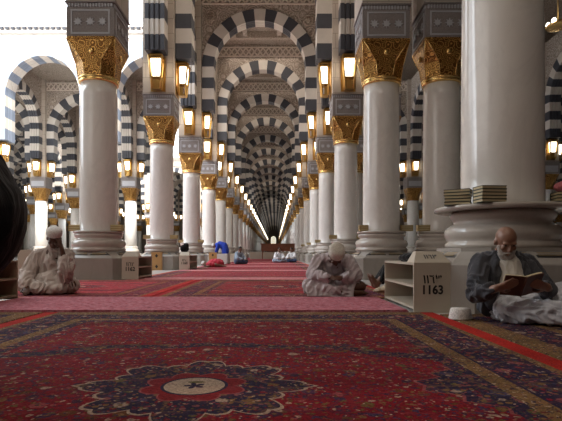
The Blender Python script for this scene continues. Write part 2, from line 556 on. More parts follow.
def make_arch(name, label, half, zc=None, fz=1.0, plain=None):
    t = thing(name, label, 'arch')
    zc = ZCEN if zc is None else zc
    bm, ro, ri = arch_band_bm(half, zc, fz, bool(plain))
    new_obj('voussoir_ring', bm, [M['stripe_light'], M['stripe_dark_sunlit'] if plain else M['stripe_dark']], t)
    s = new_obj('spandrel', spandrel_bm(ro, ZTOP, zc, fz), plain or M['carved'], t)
    if plain: return t
    f = new_obj('frieze', frieze_bm(ro, 11.7, 12.25), M['frieze_bar'], t)
    for x in (-ro+.42, ro-.42):
        for q in (-1,1): new_obj('roundel', roundel_bm(x, 11.0, q), M['frieze'], t)
    return t
HALF_N = 3.06; XC = -.68
archN = None
for n in range(1, len(YS)):
    lab = 'striped arch spanning the aisle, %s from the camera' % ORD[n-1] if n <= 12 else None
    if archN is None:
        archN = make_arch('striped_arch', lab, HALF_N); archN.location = (XC, YS[n], 0)
    else:
        if n <= 12: dup(archN, (XC,YS[n],0), 0, lab)
        else:
            dup(archN, (XC,YS[n],0), 0, 'far striped arch spanning the aisle deep in the receding vault', 'far arches over the aisle', skip=('roundel','frieze'))
# longitudinal arches
HALF_L = SY/2
archL = None
for n in range(0, 36):
    for side, x in (('left', XL), ('right', XR)):
        y = YS[n]+SY/2
        if n <= 8:
            lab = '%s striped arch running along the %s column row' % (ORD[n], side); grp=None
        else:
            lab = 'distant striped arch running along the %s column row' % side; grp = 'distant arches of the %s row' % side
        if archL is None:
            archL = make_arch('arcade_arch', lab, HALF_L); archL.location = (x,y,0); archL.rotation_euler = (0,0,PI/2)
        else:
            dup(archL, (x,y,0), PI/2, lab, grp, skip=() if n<4 else ('roundel','frieze'))

# ------------------------------------------------------------------ lanterns (hang on the -Y face of a pier; local origin at the pier face, base of lantern)
def lantern_parts(simplebm=False):
    # tapered gilded frame with glowing box
    fr = bmesh.new(); gl = bmesh.new()
    H = 1.02
    w0, w1, d0, d1 = .13, .215, .20, .30    # bottom / top half width, depth
    def P(sx, s, f): # f 0 bottom..1 top, s: 0 back 1 front
        w = w0+(w1-w0)*f; d = d0+(d1-d0)*f
        return (sx*w, -.10 - s*d, H*f)
    for sx in (-1,1):
        for s in (0,1):
            cyl(fr, P(sx,s,0), P(sx,s,1), .030, .034, 6)
    for f in (0, .34, .92, 1.0):
        p = [P(-1,0,f),P(1,0,f),P(1,1,f),P(-1,1,f)]
        a = [fr.verts.new((q[0]*1.04,q[1]*1.03,q[2]-.022)) for q in p]; b = [fr.verts.new((q[0]*1.04,q[1]*1.03,q[2]+.022)) for q in p]
        fr.faces.new(a); fr.faces.new(b)
        for k in range(4): fr.faces.new((a[k],a[(k+1)%4],b[(k+1)%4],b[k]))
    for k in range(5):  # lower slats
        x = -.11+.055*k
        cyl(fr, (x,P(0,1,0)[1],0), (x*1.2,P(0,1,.3)[1],H*.3), .009, .009, 5)
    box(fr, -.24,.24,-.03,0,-.02,H+.05)
    box(fr, -.10,.10,-.22,-.08,.04,H*.30)
    box(fr, -.07,.07,-.14,0,.1,.2); box(fr, -.07,.07,-.14,0,.75,.85)
    # tapered top bracket
    loft(fr, [[(-.24,0,H),( .24,0,H),( .24,-.42,H),(-.24,-.42,H)],[(-.18,0,H+.08),(.18,0,H+.08),(.18,-.34,H+.08),(-.18,-.34,H+.08)]])
    a = [P(-.60,.12,.36),P(.60,.12,.36),P(.60,.94,.36),P(-.60,.94,.36)]; b = [P(-.74,.12,.91),P(.74,.12,.91),P(.74,.94,.91),P(-.74,.94,.91)]
    loft(gl, [a,b])
    return fr, gl
ZL = 5.80
lanA = None; lanS = None
def place_lantern(x, y, rz, detail, label, group=None):
    global lanA, lanS
    if detail:
        if lanA is None:
            lanA = thing('wall_lantern', label, 'lantern')
            fr, gl = lantern_parts()
            new_obj('lantern_frame', fr, M['gold_lantern'], lanA)
            new_obj('glowing_glass', gl, M['glow'], lanA)
            lanA.location = (x,y,ZL); lanA.rotation_euler = (0,0,rz)
            if group: lanA['group'] = group
        else: dup(lanA, (x,y,ZL), rz, label, group)
    else:
        if lanS is None:
            bm = bmesh.new(); fr, gl = lantern_parts(); merge(bm, fr, 0); merge(bm, gl, 1)
            lanS = new_obj('wall_lantern', bm, [M['gold_lantern'], M['glow']]); o = lanS
        else:
            o = lanS.copy(); COL.objects.link(o)
        o.location = (x,y,ZL); o.rotation_euler = (0,0,rz)
        tag(o, label, 'lantern', group)
NL = 0
for n in range(1, 36):
    for side, x, s in (('left', XL, 1), ('right', XR, -1)):
        det = n <= 6
        yy = YS[n] + (.1 if (n==1 and side=='right') else 0)
        if n >= 2:
            lab = 'gold wall lantern facing the camera above the %s %s row column' % (ORD[n-1], side) if n<=8 else 'small distant gold lantern facing the camera along the %s row' % side
            place_lantern(x, yy-.5, 0, det, lab, None if n<=8 else 'distant front lanterns of the %s row' % side)
        lab = 'gold wall lantern facing into the aisle above the %s %s row column' % (ORD[n-1], side) if n<=8 else 'small distant gold lantern facing into the aisle on the %s row' % side
        if n >= 2: place_lantern(x+s*.5, yy, s*PI/2, det, lab, None if n<=8 else 'distant aisle lanterns of the %s row' % side)
for n in (2,3):
    place_lantern(3.60, YS[n]-.5, 0, False, 'gold wall lantern above the %s column of the hidden second right row' % ORD[n-1])

# ------------------------------------------------------------------ side halls
def inview(x, y, gaps):
    px = HX + x*F/y
    return any(a <= px <= b for a, b in gaps)
archS_named = 0
side_cols = []
for i in range(1, 9):
    for j in range(4, 14):
        x = XL - 6.2*i; y = YS[j]
        if j in (8,9) and i <= 2: continue
        if inview(x, y, [(-30, 82), (112,150), (168, 184), (196,206)]): side_cols.append((x,y,'left'))
for i in range(1, 7):
    for j in range(4, 12):
        x = 3.60 + 5.95*i; y = YS[j]
        if inview(x, y, [(352,366),(394,424),(536,592)]): side_cols.append((x,y,'right'))
sp = {(round(a,2),round(b,2)) for a,b,_ in side_cols}
# keep the far edge of the open court complete
for i in (1,2,3,4):
    x = XL-6.2*i
    if (round(x,2), round(YS[4],2)) not in sp: side_cols.append((x, YS[4], 'left')); sp.add((round(x,2), round(YS[4],2)))
special = {('left', round(XL-6.2*1,2), round(YS[5],2)): 'thin white column seen between the first and second left columns',
           ('left', round(XL-6.2*2,2), round(YS[5],2)): 'thin white column rising behind the head of the seated man in rose robe'}
for x, y, s in side_cols:
    key = (s, round(x,2), round(y,2))
    if key in special:
        o = place_far((x,y,0), special[key], 'x'); del o['group']
    else:
        place_far((x,y,0), 'dim marble column deep in the %s side hall' % s, 'columns of the %s side hall' % s)
    place_lantern(x, y-.5, 0, False, 'small glowing lantern facing front deep in the %s side hall' % s, 'front lanterns of the %s side hall' % s)
    place_lantern(x+.5, y, PI/2, False, 'small glowing lantern on the side of a pier in the %s side hall' % s, 'pier lanterns of the %s side hall' % s)
    place_lantern(x-.5, y, -PI/2, False, 'small glowing lantern on the other side of a pier in the %s side hall' % s, 'other pier lanterns of the %s side hall' % s)
archT = make_arch('court_arch', 'large sunlit striped arch of the open court, left of the nearest left column', 3.1, 9.45, 1.05, M['cornice'])  # spandrel takes the paler stone, bleaching by the sun put into its colour
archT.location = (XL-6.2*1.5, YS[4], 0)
def K(x,y,q=''): return (int(round(x*2)), int(round(y*2)), q)
done = {K(XL-6.2*1.5, YS[4])}
for i, lb in ((0,'sunlit striped arch glimpsed between the first and second left columns'),(2,'sunlit striped arch cut by the left frame edge')):
    x = XL-6.2*(i+.5)
    dup(archT, (x,YS[4],0), 0, lb); done.add(K(x,YS[4]))
archW = None
for x, y, sd in side_cols:
    pit = 6.2 if sd=='left' else 5.95
    for dx in (-.5,.5):
        ax = x+pit*dx
        if K(ax,y) in done or (sd=='left' and ax > XL): continue
        done.add(K(ax,y))
        lb = 'shaded striped arch across the %s side hall' % sd; gp = 'cross arches of the %s side hall' % sd
        if sd == 'left':
            if archW is None:
                archW = make_arch('striped_arch', lb, 3.1); archW.location = (ax,y,0); archW['group'] = gp
            else: dup(archW, (ax,y,0), 0, lb, gp, skip=('roundel',) if y>35 else ())
        else: dup(archN, (ax,y,0), 0, lb, gp, skip=('roundel',) if y>35 else ())
    k = K(x, y-SY/2, 'l')
    if sd == 'right' and k not in done:
        done.add(k)
        dup(archL, (x,y-SY/2,0), PI/2, 'shaded striped arch running into the right side hall', 'lengthwise arches of the right side hall', skip=('roundel','frieze'))
    k = K(x, y+SY/2, 'l')
    if k not in done:
        done.add(k)
        dup(archL, (x,y+SY/2,0), PI/2, 'shaded striped arch running into the %s side hall' % sd, 'lengthwise arches of the %s side hall' % sd, skip=('roundel','frieze'))

# ------------------------------------------------------------------ shell
def slab(name, x0,x1,y0,y1,z0,z1, m):
    bm = bmesh.new(); box(bm, x0,x1,y0,y1,z0,z1)
    return tag(new_obj(name, bm, m), kind='structure')
YEND = YS[-1]+.4
slab('floor', -60, 45, -6, YEND, -.2, 0, M['floor'])
slab('ceiling', XL-.5, 3.6+.5, -6, YEND, ZTOP, ZTOP+.4, M['ceiling'])
slab('ceiling', -60, XL-.5, -6, YS[1], ZTOP+.0, ZTOP+.4, M['ceiling'])
for a_, b_ in ((YS[4]+.5, YS[7]+.5),(YS[10]-.3, YS[15]),(YS[18],YS[21]),(YS[24],YEND)):
    slab('ceiling', -60, XL-.5, a_, b_, ZTOP, ZTOP+.4, M['ceiling'])
for a_, b_ in ((YS[7]+.5, YS[10]-.3),(YS[15],YS[18]),(YS[21],YS[24])):
    slab('ceiling', -60, XL-.5-18.6, a_, b_, ZTOP, ZTOP+.4, M['ceiling'])
slab('ceiling', 4.1, 45, -6, YEND, ZTOP+1.0, ZTOP+1.4, M['ceiling'])
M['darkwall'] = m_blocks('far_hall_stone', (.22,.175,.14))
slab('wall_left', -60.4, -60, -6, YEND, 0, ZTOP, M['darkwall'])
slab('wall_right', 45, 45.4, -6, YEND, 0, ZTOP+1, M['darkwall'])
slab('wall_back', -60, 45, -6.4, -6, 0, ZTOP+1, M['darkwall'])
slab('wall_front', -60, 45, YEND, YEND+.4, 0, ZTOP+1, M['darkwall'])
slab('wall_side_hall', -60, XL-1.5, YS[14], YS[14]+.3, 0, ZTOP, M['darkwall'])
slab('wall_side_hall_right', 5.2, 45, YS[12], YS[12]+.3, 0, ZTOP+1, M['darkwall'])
# attic wall and cornice of open court
slab('wall_court_attic', -34, XL-.5, YS[4]-.15, YS[4]+.35, ZTOP, 13.0, M['cornice'])
bm = bmesh.new()
x0, x1, yc = -34, XL-.5, YS[4]
box(bm, x0,x1,yc-.45,yc+.5,13.0,13.25); box(bm, x0,x1,yc-.6,yc+.5,13.25,13.4); box(bm,x0,x1,yc-.3,yc-.15,12.75,12.9)
k = x0
while k < x1:
    box(bm, k, k+.16, yc-.66, yc-.5, 13.12, 13.25, 1); k += .32
tag(new_obj('trim_1', bm, [M['cornice'], M['stripe_dark']]), kind='structure')
# small lit window in end wall
bm = bmesh.new(); bmf = bmesh.new()
pts = [(-1.1,3.2),(1.1,3.2),(1.1,6.6)]+[(1.1*math.cos(a*PI/10),6.6+1.3*math.sin(a*PI/10)) for a in range(1,10)]+[(-1.1,6.6)]
yv = YEND-.1
a = [bm.verts.new((XC+p[0],yv,p[1])) for p in pts]; b = [bm.verts.new((XC+p[0],yv+.08,p[1])) for p in pts]
bm.faces.new(a)
for k in range(len(pts)): bm.faces.new((a[k],a[(k+1)%len(pts)],b[(k+1)%len(pts)],b[k]))
M['winglow'] = m_glow('daylit_end_window', (.95,.9,.7), 1.1)
w = tag(new_obj('window_1', bm, M['winglow']), kind='structure')
for dx in (-.55,0,.55): box(bmf, XC+dx-.06, XC+dx+.06, yv-.08, yv-.01, 3.2, 7.5)
for z in (4.2,5.4,6.6): box(bmf, XC-1.1, XC+1.1, yv-.08, yv-.01, z, z+.12)
new_obj('window_frame', bmf, M['shelf_dark'], w)

# ceiling coffers over each bay of the aisle
def coffer():
    bm = bmesh.new()
    for (a0,a1,b0,b1,z0) in ((-1.7,1.7,-1.3,-1.0,ZTOP-.35),(-1.7,1.7,1.0,1.3,ZTOP-.35),(-1.7,-1.4,-1.0,1.0,ZTOP-.35),(1.4,1.7,-1.0,1.0,ZTOP-.35)):
        box(bm, a0,a1,b0,b1,z0,ZTOP-.01)
    o = new_obj('frame', bm, M['frieze'], None)
    return o
cf = None
for n in range(1, 8):
    y = YS[n]+SY/2
    lab = 'rectangular moulded ceiling coffer over the aisle, behind the %s aisle arch' % ORD[n-1]
    if cf is None:
        cf = thing('ceiling_coffer', lab, 'coffer', (XC,y,0))
        fr = coffer(); fr.name='coffer_frame'; fr.parent = cf
        for x in (-.9,.9):
            bm = bmesh.new(); box(bm, x-.12,x+.12,-1.0,1.0,ZTOP-.28,ZTOP-.01)
            new_obj('coffer_beam', bm, M['carved'], cf)
    else: dup(cf, (XC,y,0), 0, lab)

exec_people = True
# ------------------------------------------------------------------ rugs
def m_rug(name, hx, hy, medal=True, red=(.165,.009,.015), tone=1.0, seed=0.0, redw=.125, redc=(.34,.02,.014), wash=0.0):
    t = NT(name); o = t.obj(); x, y, z = t.sep(o)
    ox = t.n('ShaderNodeVectorMath', operation='ADD'); t.put(ox.inputs[0], o); ox.inputs[1].default_value = (seed, seed*1.7, 0)
    o2 = ox.outputs[0]
    wv = t.noise(o2, 6, 2)[1]
    vv0 = t.mix(.05, o2, wv)
    vv = t.mix(.022, vv0, t.noise(o2, 38, 2)[1])
    ax, ay = t.ma('ABSOLUTE', x), t.ma('ABSOLUTE', y)
    navy=(.024,.018,.038); gold=(.17,.10,.038); cream=(.36,.27,.19); olive=(.10,.085,.025); pink=(.26,.065,.065); blue=(.045,.045,.09)
    # flowers
    def flowers(base, scale, stops, big=True):
        c = base
        ed = t.vor(vv, scale*.33, 'DISTANCE_TO_EDGE')[0]
        vine = t.ramp(ed, [(.010,(1,1,1)),(.035,(0,0,0))])
        c = t.mix(t.ma('MULTIPLY', vine, .45), c, (navy if base is red else gold))
        for sc_, th_, amt in (((scale*.8, .36, .8),) if big else ()) + ((scale*2.1, .40, .85), (scale*4.2, .42, .8)):
            vr = t.vor(vv, sc_)
            sp = t.sep(vr[1])
            pal = t.ramp(sp[0], stops, 'CONSTANT')
            core = t.ramp(vr[0], [(.10,(0,0,0)),(.14,(1,1,1))])
            mask = t.ma('MULTIPLY', t.ramp(vr[0], [(.0,(1,1,1)),(th_-.06,(1,1,1)),(th_,(0,0,0))]), lt_(sp[1], .72))
            pal = t.mix(core, gold, pal)
            c = t.mix(t.ma('MULTIPLY', mask, amt), c, pal)
        return c
    lt_ = lambda a, b: t.ma('LESS_THAN', a, b)
    fr = flowers(red, 15, [(0,navy),(.26,(.10,.05,.015)),(.40,red),(.52,(.03,.03,.07)),(.66,pink),(.73,olive),(.83,gold),(.90,cream)])
    fn = flowers(navy, 15, [(0,(.20,.11,.035)),(.2,red),(.38,(.22,.07,.07)),(.5,blue),(.62,navy),(.78,olive),(.90,cream)])
    fg = flowers(gold, 20, [(0,navy),(.34,(.12,.02,.02)),(.5,gold),(.62,navy),(.80,cream)], False)
    lt = lambda a, b: t.ma('LESS_THAN', a, b)
    gt = lambda a, b: t.ma('GREATER_THAN', a, b)
    land = lambda a, b: t.ma('MULTIPLY', a, b)
    wob = t.ma('MULTIPLY_ADD', t.noise(o2, 3.5, 3)[0], .16, -.08)
    col = fr
    if medal:
        th = t.ma('ARCTAN2', y, x)
        r = t.ma('SQRT', t.ma('ADD', t.ma('MULTIPLY', x, x), t.ma('MULTIPLY', y, y)))
        sc = t.ma('ABSOLUTE', t.ma('SINE', t.ma('MULTIPLY', th, 5)))
        fl = t.ma('POWER', t.ma('ABSOLUTE', t.ma('COSINE', th)), 10.0)
        sc2 = t.ma('ABSOLUTE', t.ma('SINE', t.ma('MULTIPLY', th, 12)))
        R = t.ma('ADD', t.ma('ADD', t.ma('MULTIPLY', sc, .060), t.ma('MULTIPLY_ADD', sc2, .028, .315)), t.ma('MULTIPLY', fl, .13))
        # big outer ogive band
        R2 = t.ma('MULTIPLY_ADD', sc, .07, 1.0)
        r2 = t.ma('SQRT', t.ma('ADD', t.ma('MULTIPLY', t.ma('MULTIPLY', x, x), .55), t.ma('MULTIPLY', t.ma('MULTIPLY', y, y), 1.45)))
        d2 = t.ma('SUBTRACT', t.ma('ADD', r2, wob), R2)
        col = t.mix(land(gt(d2, -.06), lt(d2, .07)), col, fn)
        # navy side pieces between ogive and gold stripe
        zz = t.ma('PINGPONG', ay, .07)
        tri = t.ma('SUBTRACT', t.ma('MULTIPLY_ADD', ay, .62, .93), t.ma('ADD', ax, t.ma('MULTIPLY', sc, .05)))
        tri = t.ma('MINIMUM', tri, 1.0)
        tt = lt(t.ma('ADD', t.ma('MULTIPLY', ay, .75), t.ma('SUBTRACT', .93, ax)), t.ma('MULTIPLY', zz, 1.1))
        col = t.mix(tt, col, fn)
        edge = t.ma('ABSOLUTE', t.ma('SUBTRACT', t.ma('ADD', t.ma('MULTIPLY', ay, .75), t.ma('SUBTRACT', .93, ax)), t.ma('MULTIPLY', zz, 1.1)))
        col = t.mix(t.ma('MULTIPLY', lt(edge, .007), .8), col, pink)
        a_x, a_y = t.ma('ABSOLUTE', x), t.ma('ABSOLUTE', y)
        m1 = t.ma('MAXIMUM', a_x, a_y); m2 = t.ma('MULTIPLY', t.ma('ADD', a_x, a_y), .7071)
        star = t.ma('MINIMUM', t.ma('MAXIMUM', m1, t.ma('MULTIPLY', m2, .96)), t.ma('MULTIPLY', r, 1.04))
        star = t.ma('MINIMUM', m1, m2)
        dm = t.ma('SUBTRACT', star, t.ma('MULTIPLY_ADD', sc2, .045, .305))
        dm = t.ma('MINIMUM', dm, t.ma('SUBTRACT', t.ma('ADD', t.ma('MULTIPLY', t.ma('ABSOLUTE', t.ma('SUBTRACT', a_x, .40)), .8), t.ma('MULTIPLY', a_y, 1.2)), .075))
        col = t.mix(lt(dm, 0), col, fn)
        col = t.mix(t.ma('MULTIPLY', lt(t.ma('ABSOLUTE', dm), .0065), .9), col, cream)
        R3 = t.ma('MULTIPLY_ADD', t.ma('ABSOLUTE', t.ma('SINE', t.ma('MULTIPLY', th, 4))), .05, .165)
        dm3 = t.ma('SUBTRACT', r, R3)
        col = t.mix(lt(dm3, 0), col, (.17,.014,.016))
        col = t.mix(t.ma('MULTIPLY', lt(t.ma('ABSOLUTE', dm3), .005), .8), col, pink)
        col = t.mix(lt(r, .135), col, navy)
        col = t.mix(lt(r, .122), col, cream)
        # small bouquet in the centre
        pet = t.ma('MULTIPLY_ADD', t.ma('ABSOLUTE', t.ma('SINE', t.ma('MULTIPLY', th, 2.5))), .032, .012)
        col = t.mix(lt(r, pet), col, navy)
        ry = t.ma('SUBTRACT', y, .055)
        rr = t.ma('SQRT', t.ma('ADD', t.ma('MULTIPLY', ry, ry), t.ma('MULTIPLY', t.ma('MULTIPLY', x, x), .15)))
        col = t.mix(lt(rr, .014), col, olive)
    # borders: distance from edge
    dx = t.ma('SUBTRACT', hx, ax); dy = t.ma('SUBTRACT', hy, ay)
    d = t.ma('MINIMUM', dx, dy)
    col = t.mix(lt(d, .62), col, fn)
    col = t.mix(land(lt(d, .54), gt(d, .45)), col, fg)
    col = t.mix(land(lt(d, .45), gt(d, .435)), col, navy)
    fm = flowers(navy, 12, [(0,red),(.22,(.20,.11,.035)),(.42,blue),(.55,(.24,.07,.07)),(.68,navy),(.88,cream)])
    col = t.mix(lt(d, .435), col, fm)
    col = t.mix(lt(d, .175), col, fg)
    col = t.mix(lt(dx, redw), col, redc)
    nz = t.ma('MULTIPLY_ADD', t.noise(o2, 85, 3, .9)[0], 2.8, -.4)
    col = t.mix(1.0, col, t.comb(nz,nz,nz), 'MULTIPLY')
    if wash: col = t.mix(wash, col, tuple(min(1,c*1.6) for c in red))
    # pinkish pile sheen painted in, then worn pile: broad fading
    bl = t.ramp(t.noise(t.mapping(o2, (1,2.2,1)), 9, 5, .75)[0], [(.50,(0,0,0)),(.72,(1,1,1))])
    col = t.mix(t.ma('MULTIPLY', bl, .28), col, (.26,.075,.08))
    wr = t.ramp(t.noise(t.mapping(o2, (.6,2,1)), 1.3, 5)[0], [(.35,(.78,.78,.82)),(.68,(1.3,1.2,1.2))])
    col = t.mix(1.0, col, wr, 'MULTIPLY')
    if tone != 1.0: col = t.mix(1.0, col, (tone,tone,tone), 'MULTIPLY')
    return t.bsdf(col, .95, 0, t.bump(t.noise(o2, 160, 2)[0], .5, .01), spec=.08)

def m_strip(name, c1, c2, navyamt=.5):
    t = NT(name); o = t.obj()
    v = t.mapping(o, (1,1,1))
    a = t.noise(v, 22, 4, .8)[0]
    vr = t.vor(v, 14)
    c = t.mix(t.ramp(a, [(.4,(0,0,0)),(.62,(1,1,1))]), c1, c2)
    m_ = t.ramp(vr[0], [(.2,(1,1,1)),(.3,(0,0,0))])
    c = t.mix(t.ma('MULTIPLY', m_, navyamt), c, (.06,.025,.05))
    g2 = t.ma('MULTIPLY_ADD', t.noise(t.mapping(o,(.8,2.5,1)), 12, 5, .85)[0], 1.8, .1)
    c = t.mix(1.0, c, t.comb(g2,g2,g2), 'MULTIPLY')
    return t.bsdf(c, .95, 0, t.bump(a, .4, .01), spec=.08)

def rug(name, label, x0,x1,y0,y1, h, m, cat='carpet', fringe=True):
    cx, cy = (x0+x1)/2, (y0+y1)/2
    bm = bmesh.new()
    box(bm, x0-cx, x1-cx, y0-cy, y1-cy, .001, h)
    bmesh.ops.bevel(bm, geom=[e for e in bm.edges], offset=h*.35, segments=2, affect='EDGES')
    o = new_obj(name, bm, m, loc=(cx,cy,0))
    return tag(o, label, cat)
cyR, hyR = 1.98, 2.46
rug('persian_rug', 'large dark red rug with navy medallion filling the foreground', -2.08, 1.43, cyR-hyR, cyR+hyR, .014, m_rug('medallion_rug', 1.755, hyR, True))
rug('persian_rug', 'navy and gold bordered rug under the man reading the book', 1.445, 4.945, -.55, 4.30, .014, m_rug('reader_rug', 1.75, 2.425, True, seed=3.3, redw=0))
rug('persian_rug', 'patterned rug in the left corner in front of the brown shelf', -5.6, -2.095, -.5, 4.44, .014, m_rug('left_rug', 1.7525, 2.47, True, seed=9.1, redw=0))
pinkish = m_strip('pink_runner_pile', (.34,.075,.095), (.50,.22,.26))
rug('carpet_runner', 'pale pink carpet runner lying crosswise just beyond the medallion rug', -2.98, 1.22, 4.46, 5.84, .03, pinkish)
rug('persian_rug', 'red rug with brown border beneath the bowed man, beyond the pink runner', -1.52, 1.56, 5.87, 9.8, .014, m_rug('second_rug', 1.54, 1.965, True, red=(.24,.022,.03), seed=5.2, tone=1.25, redc=(.26,.02,.022), redw=.09, wash=.12))
rug('persian_rug', 'reddish rug under the man touching his face at left', -4.75, -1.535, 5.87, 9.75, .014, m_rug('third_rug', 1.6075, 1.94, True, red=(.34,.04,.05), seed=7.7, tone=1.15, wash=.2))
far_red = m_rug('far_aisle_rug', 2.3, 2.25, False, red=(.26,.030,.042), seed=2.2, tone=1.15, wash=.1)
pk2 = m_strip('far_pink_runner_pile', (.48,.11,.13), (.66,.34,.34), .2)
y = 9.83; k = 0
while y < 34:
    rug('carpet_runner', 'pale crosswise carpet runner, %s one beyond the bowed man' % ORD[k], -3.0, 1.53, y, y+.95, .016, pk2)
    rug('persian_rug', 'bright red aisle rug, %s one beyond the bowed man' % ORD[k], -3.0, 1.53, y+.97, y+4.86, .014, far_red)
    y += 4.88; k += 1
rug('red_carpet', 'long red carpet at the far end of the aisle', -3.0, 1.53, y, 80, .012, m_strip('far_red_pile', (.27,.03,.042), (.38,.10,.11), .3))
rug('red_carpet', 'red carpet between the pedestals and the marble floor of the left side', -9.5, -4.5, 9.8, 27.0, .012, m_strip('side_red_pile', (.33,.03,.04), (.45,.10,.11), .3))

# ------------------------------------------------------------------ text
def text_mesh(s, size, mat, parent, loc, rot, bold=0.0, name='lettering', sx=1.0):
    cu = bpy.data.curves.new(name, 'FONT'); cu.body = s; cu.size = size
    cu.align_x = 'CENTER'; cu.align_y = 'CENTER'; cu.extrude = .0015; cu.offset = bold; cu.resolution_u = 3
    to = bpy.data.objects.new(name, cu); COL.objects.link(to)
    bpy.context.view_layer.update()
    dg = bpy.context.evaluated_depsgraph_get()
    me = bpy.data.meshes.new_from_object(to.evaluated_get(dg))
    bpy.data.objects.remove(to)
    me.materials.clear(); me.materials.append(mat)
    o = bpy.data.objects.new(name, me); COL.objects.link(o); o.parent = parent
    o.location = loc; o.rotation_euler = rot; o.scale = (sx,1,1)
    return o

# ------------------------------------------------------------------ shoe / book shelves
# local: x 0..w to the right, y 0..L away; opening on side 'op' (+1: +x, -1: -x); end panel at y=0
def make_shelf(name, label, loc_, L, op, w=.34, number=None, arabic=None, slope=True, side_frames=True, z=.46, dark=False, top_text=False, white=False):
    loc = (loc_[0], loc_[1], .0155 if loc_[1] < 5 and op>0 else .0165 if loc_[1]<40 else loc_[2])
    if number == '1163': loc = (loc_[0], loc_[1], .001)
    t = thing(name, label, 'shelf', loc)
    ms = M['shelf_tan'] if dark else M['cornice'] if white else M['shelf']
    bm = bmesh.new(); th = .022
    if slope:
        # end panel with sloped, chamfered reading top
        box(bm, 0, w, 0, th, 0, z)
        s0 = [(0,0,z),(w,0,z),(w,.24,z),(0,.24,z)]
        c = .055
        s1 = [(c,.12,z+.105),(w-c,.12,z+.105),(w-c,.21,z+.105),(c,.21,z+.105)]
        loft(bm, [s0, s1])
    else: box(bm, 0, w, 0, th, 0, z)
    ep = new_obj('end_panel', bm, ms, t)
    bm = bmesh.new(); box(bm, 0, w, L-th, L, 0, z); new_obj('end_panel', bm, ms, t)
    xb0, xb1 = (0, th) if op > 0 else (w-th, w)
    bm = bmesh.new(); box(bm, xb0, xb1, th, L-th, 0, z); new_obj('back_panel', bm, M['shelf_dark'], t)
    xs0, xs1 = (th, w-.004) if op > 0 else (.004, w-th)
    for zz in (.03, z*.50, z-th):
        bm = bmesh.new(); box(bm, xs0, xs1, th, L-th, zz, zz+th); new_obj('shelf_board', bm, ms, t)
    if L > 1.2:
        bm = bmesh.new(); box(bm, xs0, xs1, L/2-th/2, L/2+th/2, .03, z-th-.001); new_obj('divider', bm, ms, t)
    if number:
        text_mesh(number, w*.33, M['ink'], ep, (w/2, -.001, z*.45), (PI/2,0,0), .0035, sx=.92)
        text_mesh(arabic, w*.31, M['ink'], ep, (w/2, -.001, z*.66), (PI/2,0,0), .002)
    if top_text:
        ang = math.atan2(.105,.12)
        text_mesh(arabic, w*.22, M['ink_grey'], ep, (w/2, .058, z+.054), (ang,0,0), .001)
    return t
make_shelf('shoe_shelf', 'cream low shelf with black number 1163, in front of the huge column', (1.275,4.50,0), 1.2, -1, number='1163', arabic='١١٦٣', top_text=True)
make_shelf('shoe_shelf', 'cream low shelf with black number 1162 beside the nearest left column', (-3.10,9.9,0), 1.1, 1, number='1162', arabic='١١٦٢', z=.46)
make_shelf('shoe_shelf', 'small cream shelf with faint black number beside the second left column', (-3.06,15.6,0), 1.5, 1, number='1160', arabic='١١٦٠', z=.46)
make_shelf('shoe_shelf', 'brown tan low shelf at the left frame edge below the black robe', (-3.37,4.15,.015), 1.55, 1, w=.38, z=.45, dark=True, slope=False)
make_shelf('shoe_shelf', 'tall cream shelf end directly behind the man touching his face', (-3.86,7.35,0), .5, 1, w=.40, z=.58, slope=False)
make_shelf('shoe_shelf', 'white shelf in front of the person bent over in blue', (-2.90,23.6,0), 1.3, 1, w=.6, z=.50, slope=False, white=True)
make_shelf('shoe_shelf', 'low cream shelf behind the dark haired person seated in the distance', (-2.75,29.8,0), 1.0, 1, w=1.0, z=.5, slope=False)
# brass door on the side pedestal
for i, (px, Y, lab) in enumerate(((157, YS[2]-.74, 'brass lattice cabinet front set before the second left pedestal'), (213, 21.46, 'golden cabinet front beside the white cap of the lying person'))):
    X = (px-HX)*Y/F
    t = thing('brass_cabinet', lab, 'cabinet', (X,Y,0))
    bm = bmesh.new(); bbox(bm, -.17,.17,-.06,.02,0,.575,.006); new_obj('panel', bm, M['beige_door'] if 'beige_door' in M else M.setdefault('brass_door', simple('amber_wood_panel', (.46,.25,.09), .4, var=.15)), t)
    bm = bmesh.new()
    for z in (.12,.46):
        s = [(0,z-.06),(.05,z),(0,z+.06),(-.05,z)]
        a = [bm.verts.new((p[0],-.068,p[1])) for p in s]; b = [bm.verts.new((p[0],-.055,p[1])) for p in s]
        bm.faces.new(a); bm.faces.new(b)
        for k in range(4): bm.faces.new((a[k],a[(k+1)%4],b[(k+1)%4],b[k]))
    new_obj('diamond_ornament', bm, M['dark_vent'], t)

# hanging lamp in the right hall
def hanging_lamp():
    X, Y, Z = at(558, 27, 15.0)
    t = thing('hanging_lamp', 'small yellow hanging lamp high at the right edge in the dark hall', 'lamp', (X,Y,Z))
    bm = bmesh.new(); cyl(bm, (0,0,.2),(0,0,13.4-Z),.02,.02,8); new_obj('rod', bm, M['brass_grille'], t)
    bm = bmesh.new(); lathe(bm, [(.03,.22),(.20,.16),(.34,.04),(.36,.0),(.30,-.02),(.02,-.03)], 20); new_obj('brass_bowl', bm, M['gold_plain'], t)
    for k in range(5):
        bm = bmesh.new(); a = k*2*PI/5
        ell(bm, (.26*math.cos(a),.26*math.sin(a),.11),(.07,.07,.10)); new_obj('glass_shade', bm, M['glow'], t, smooth=True)
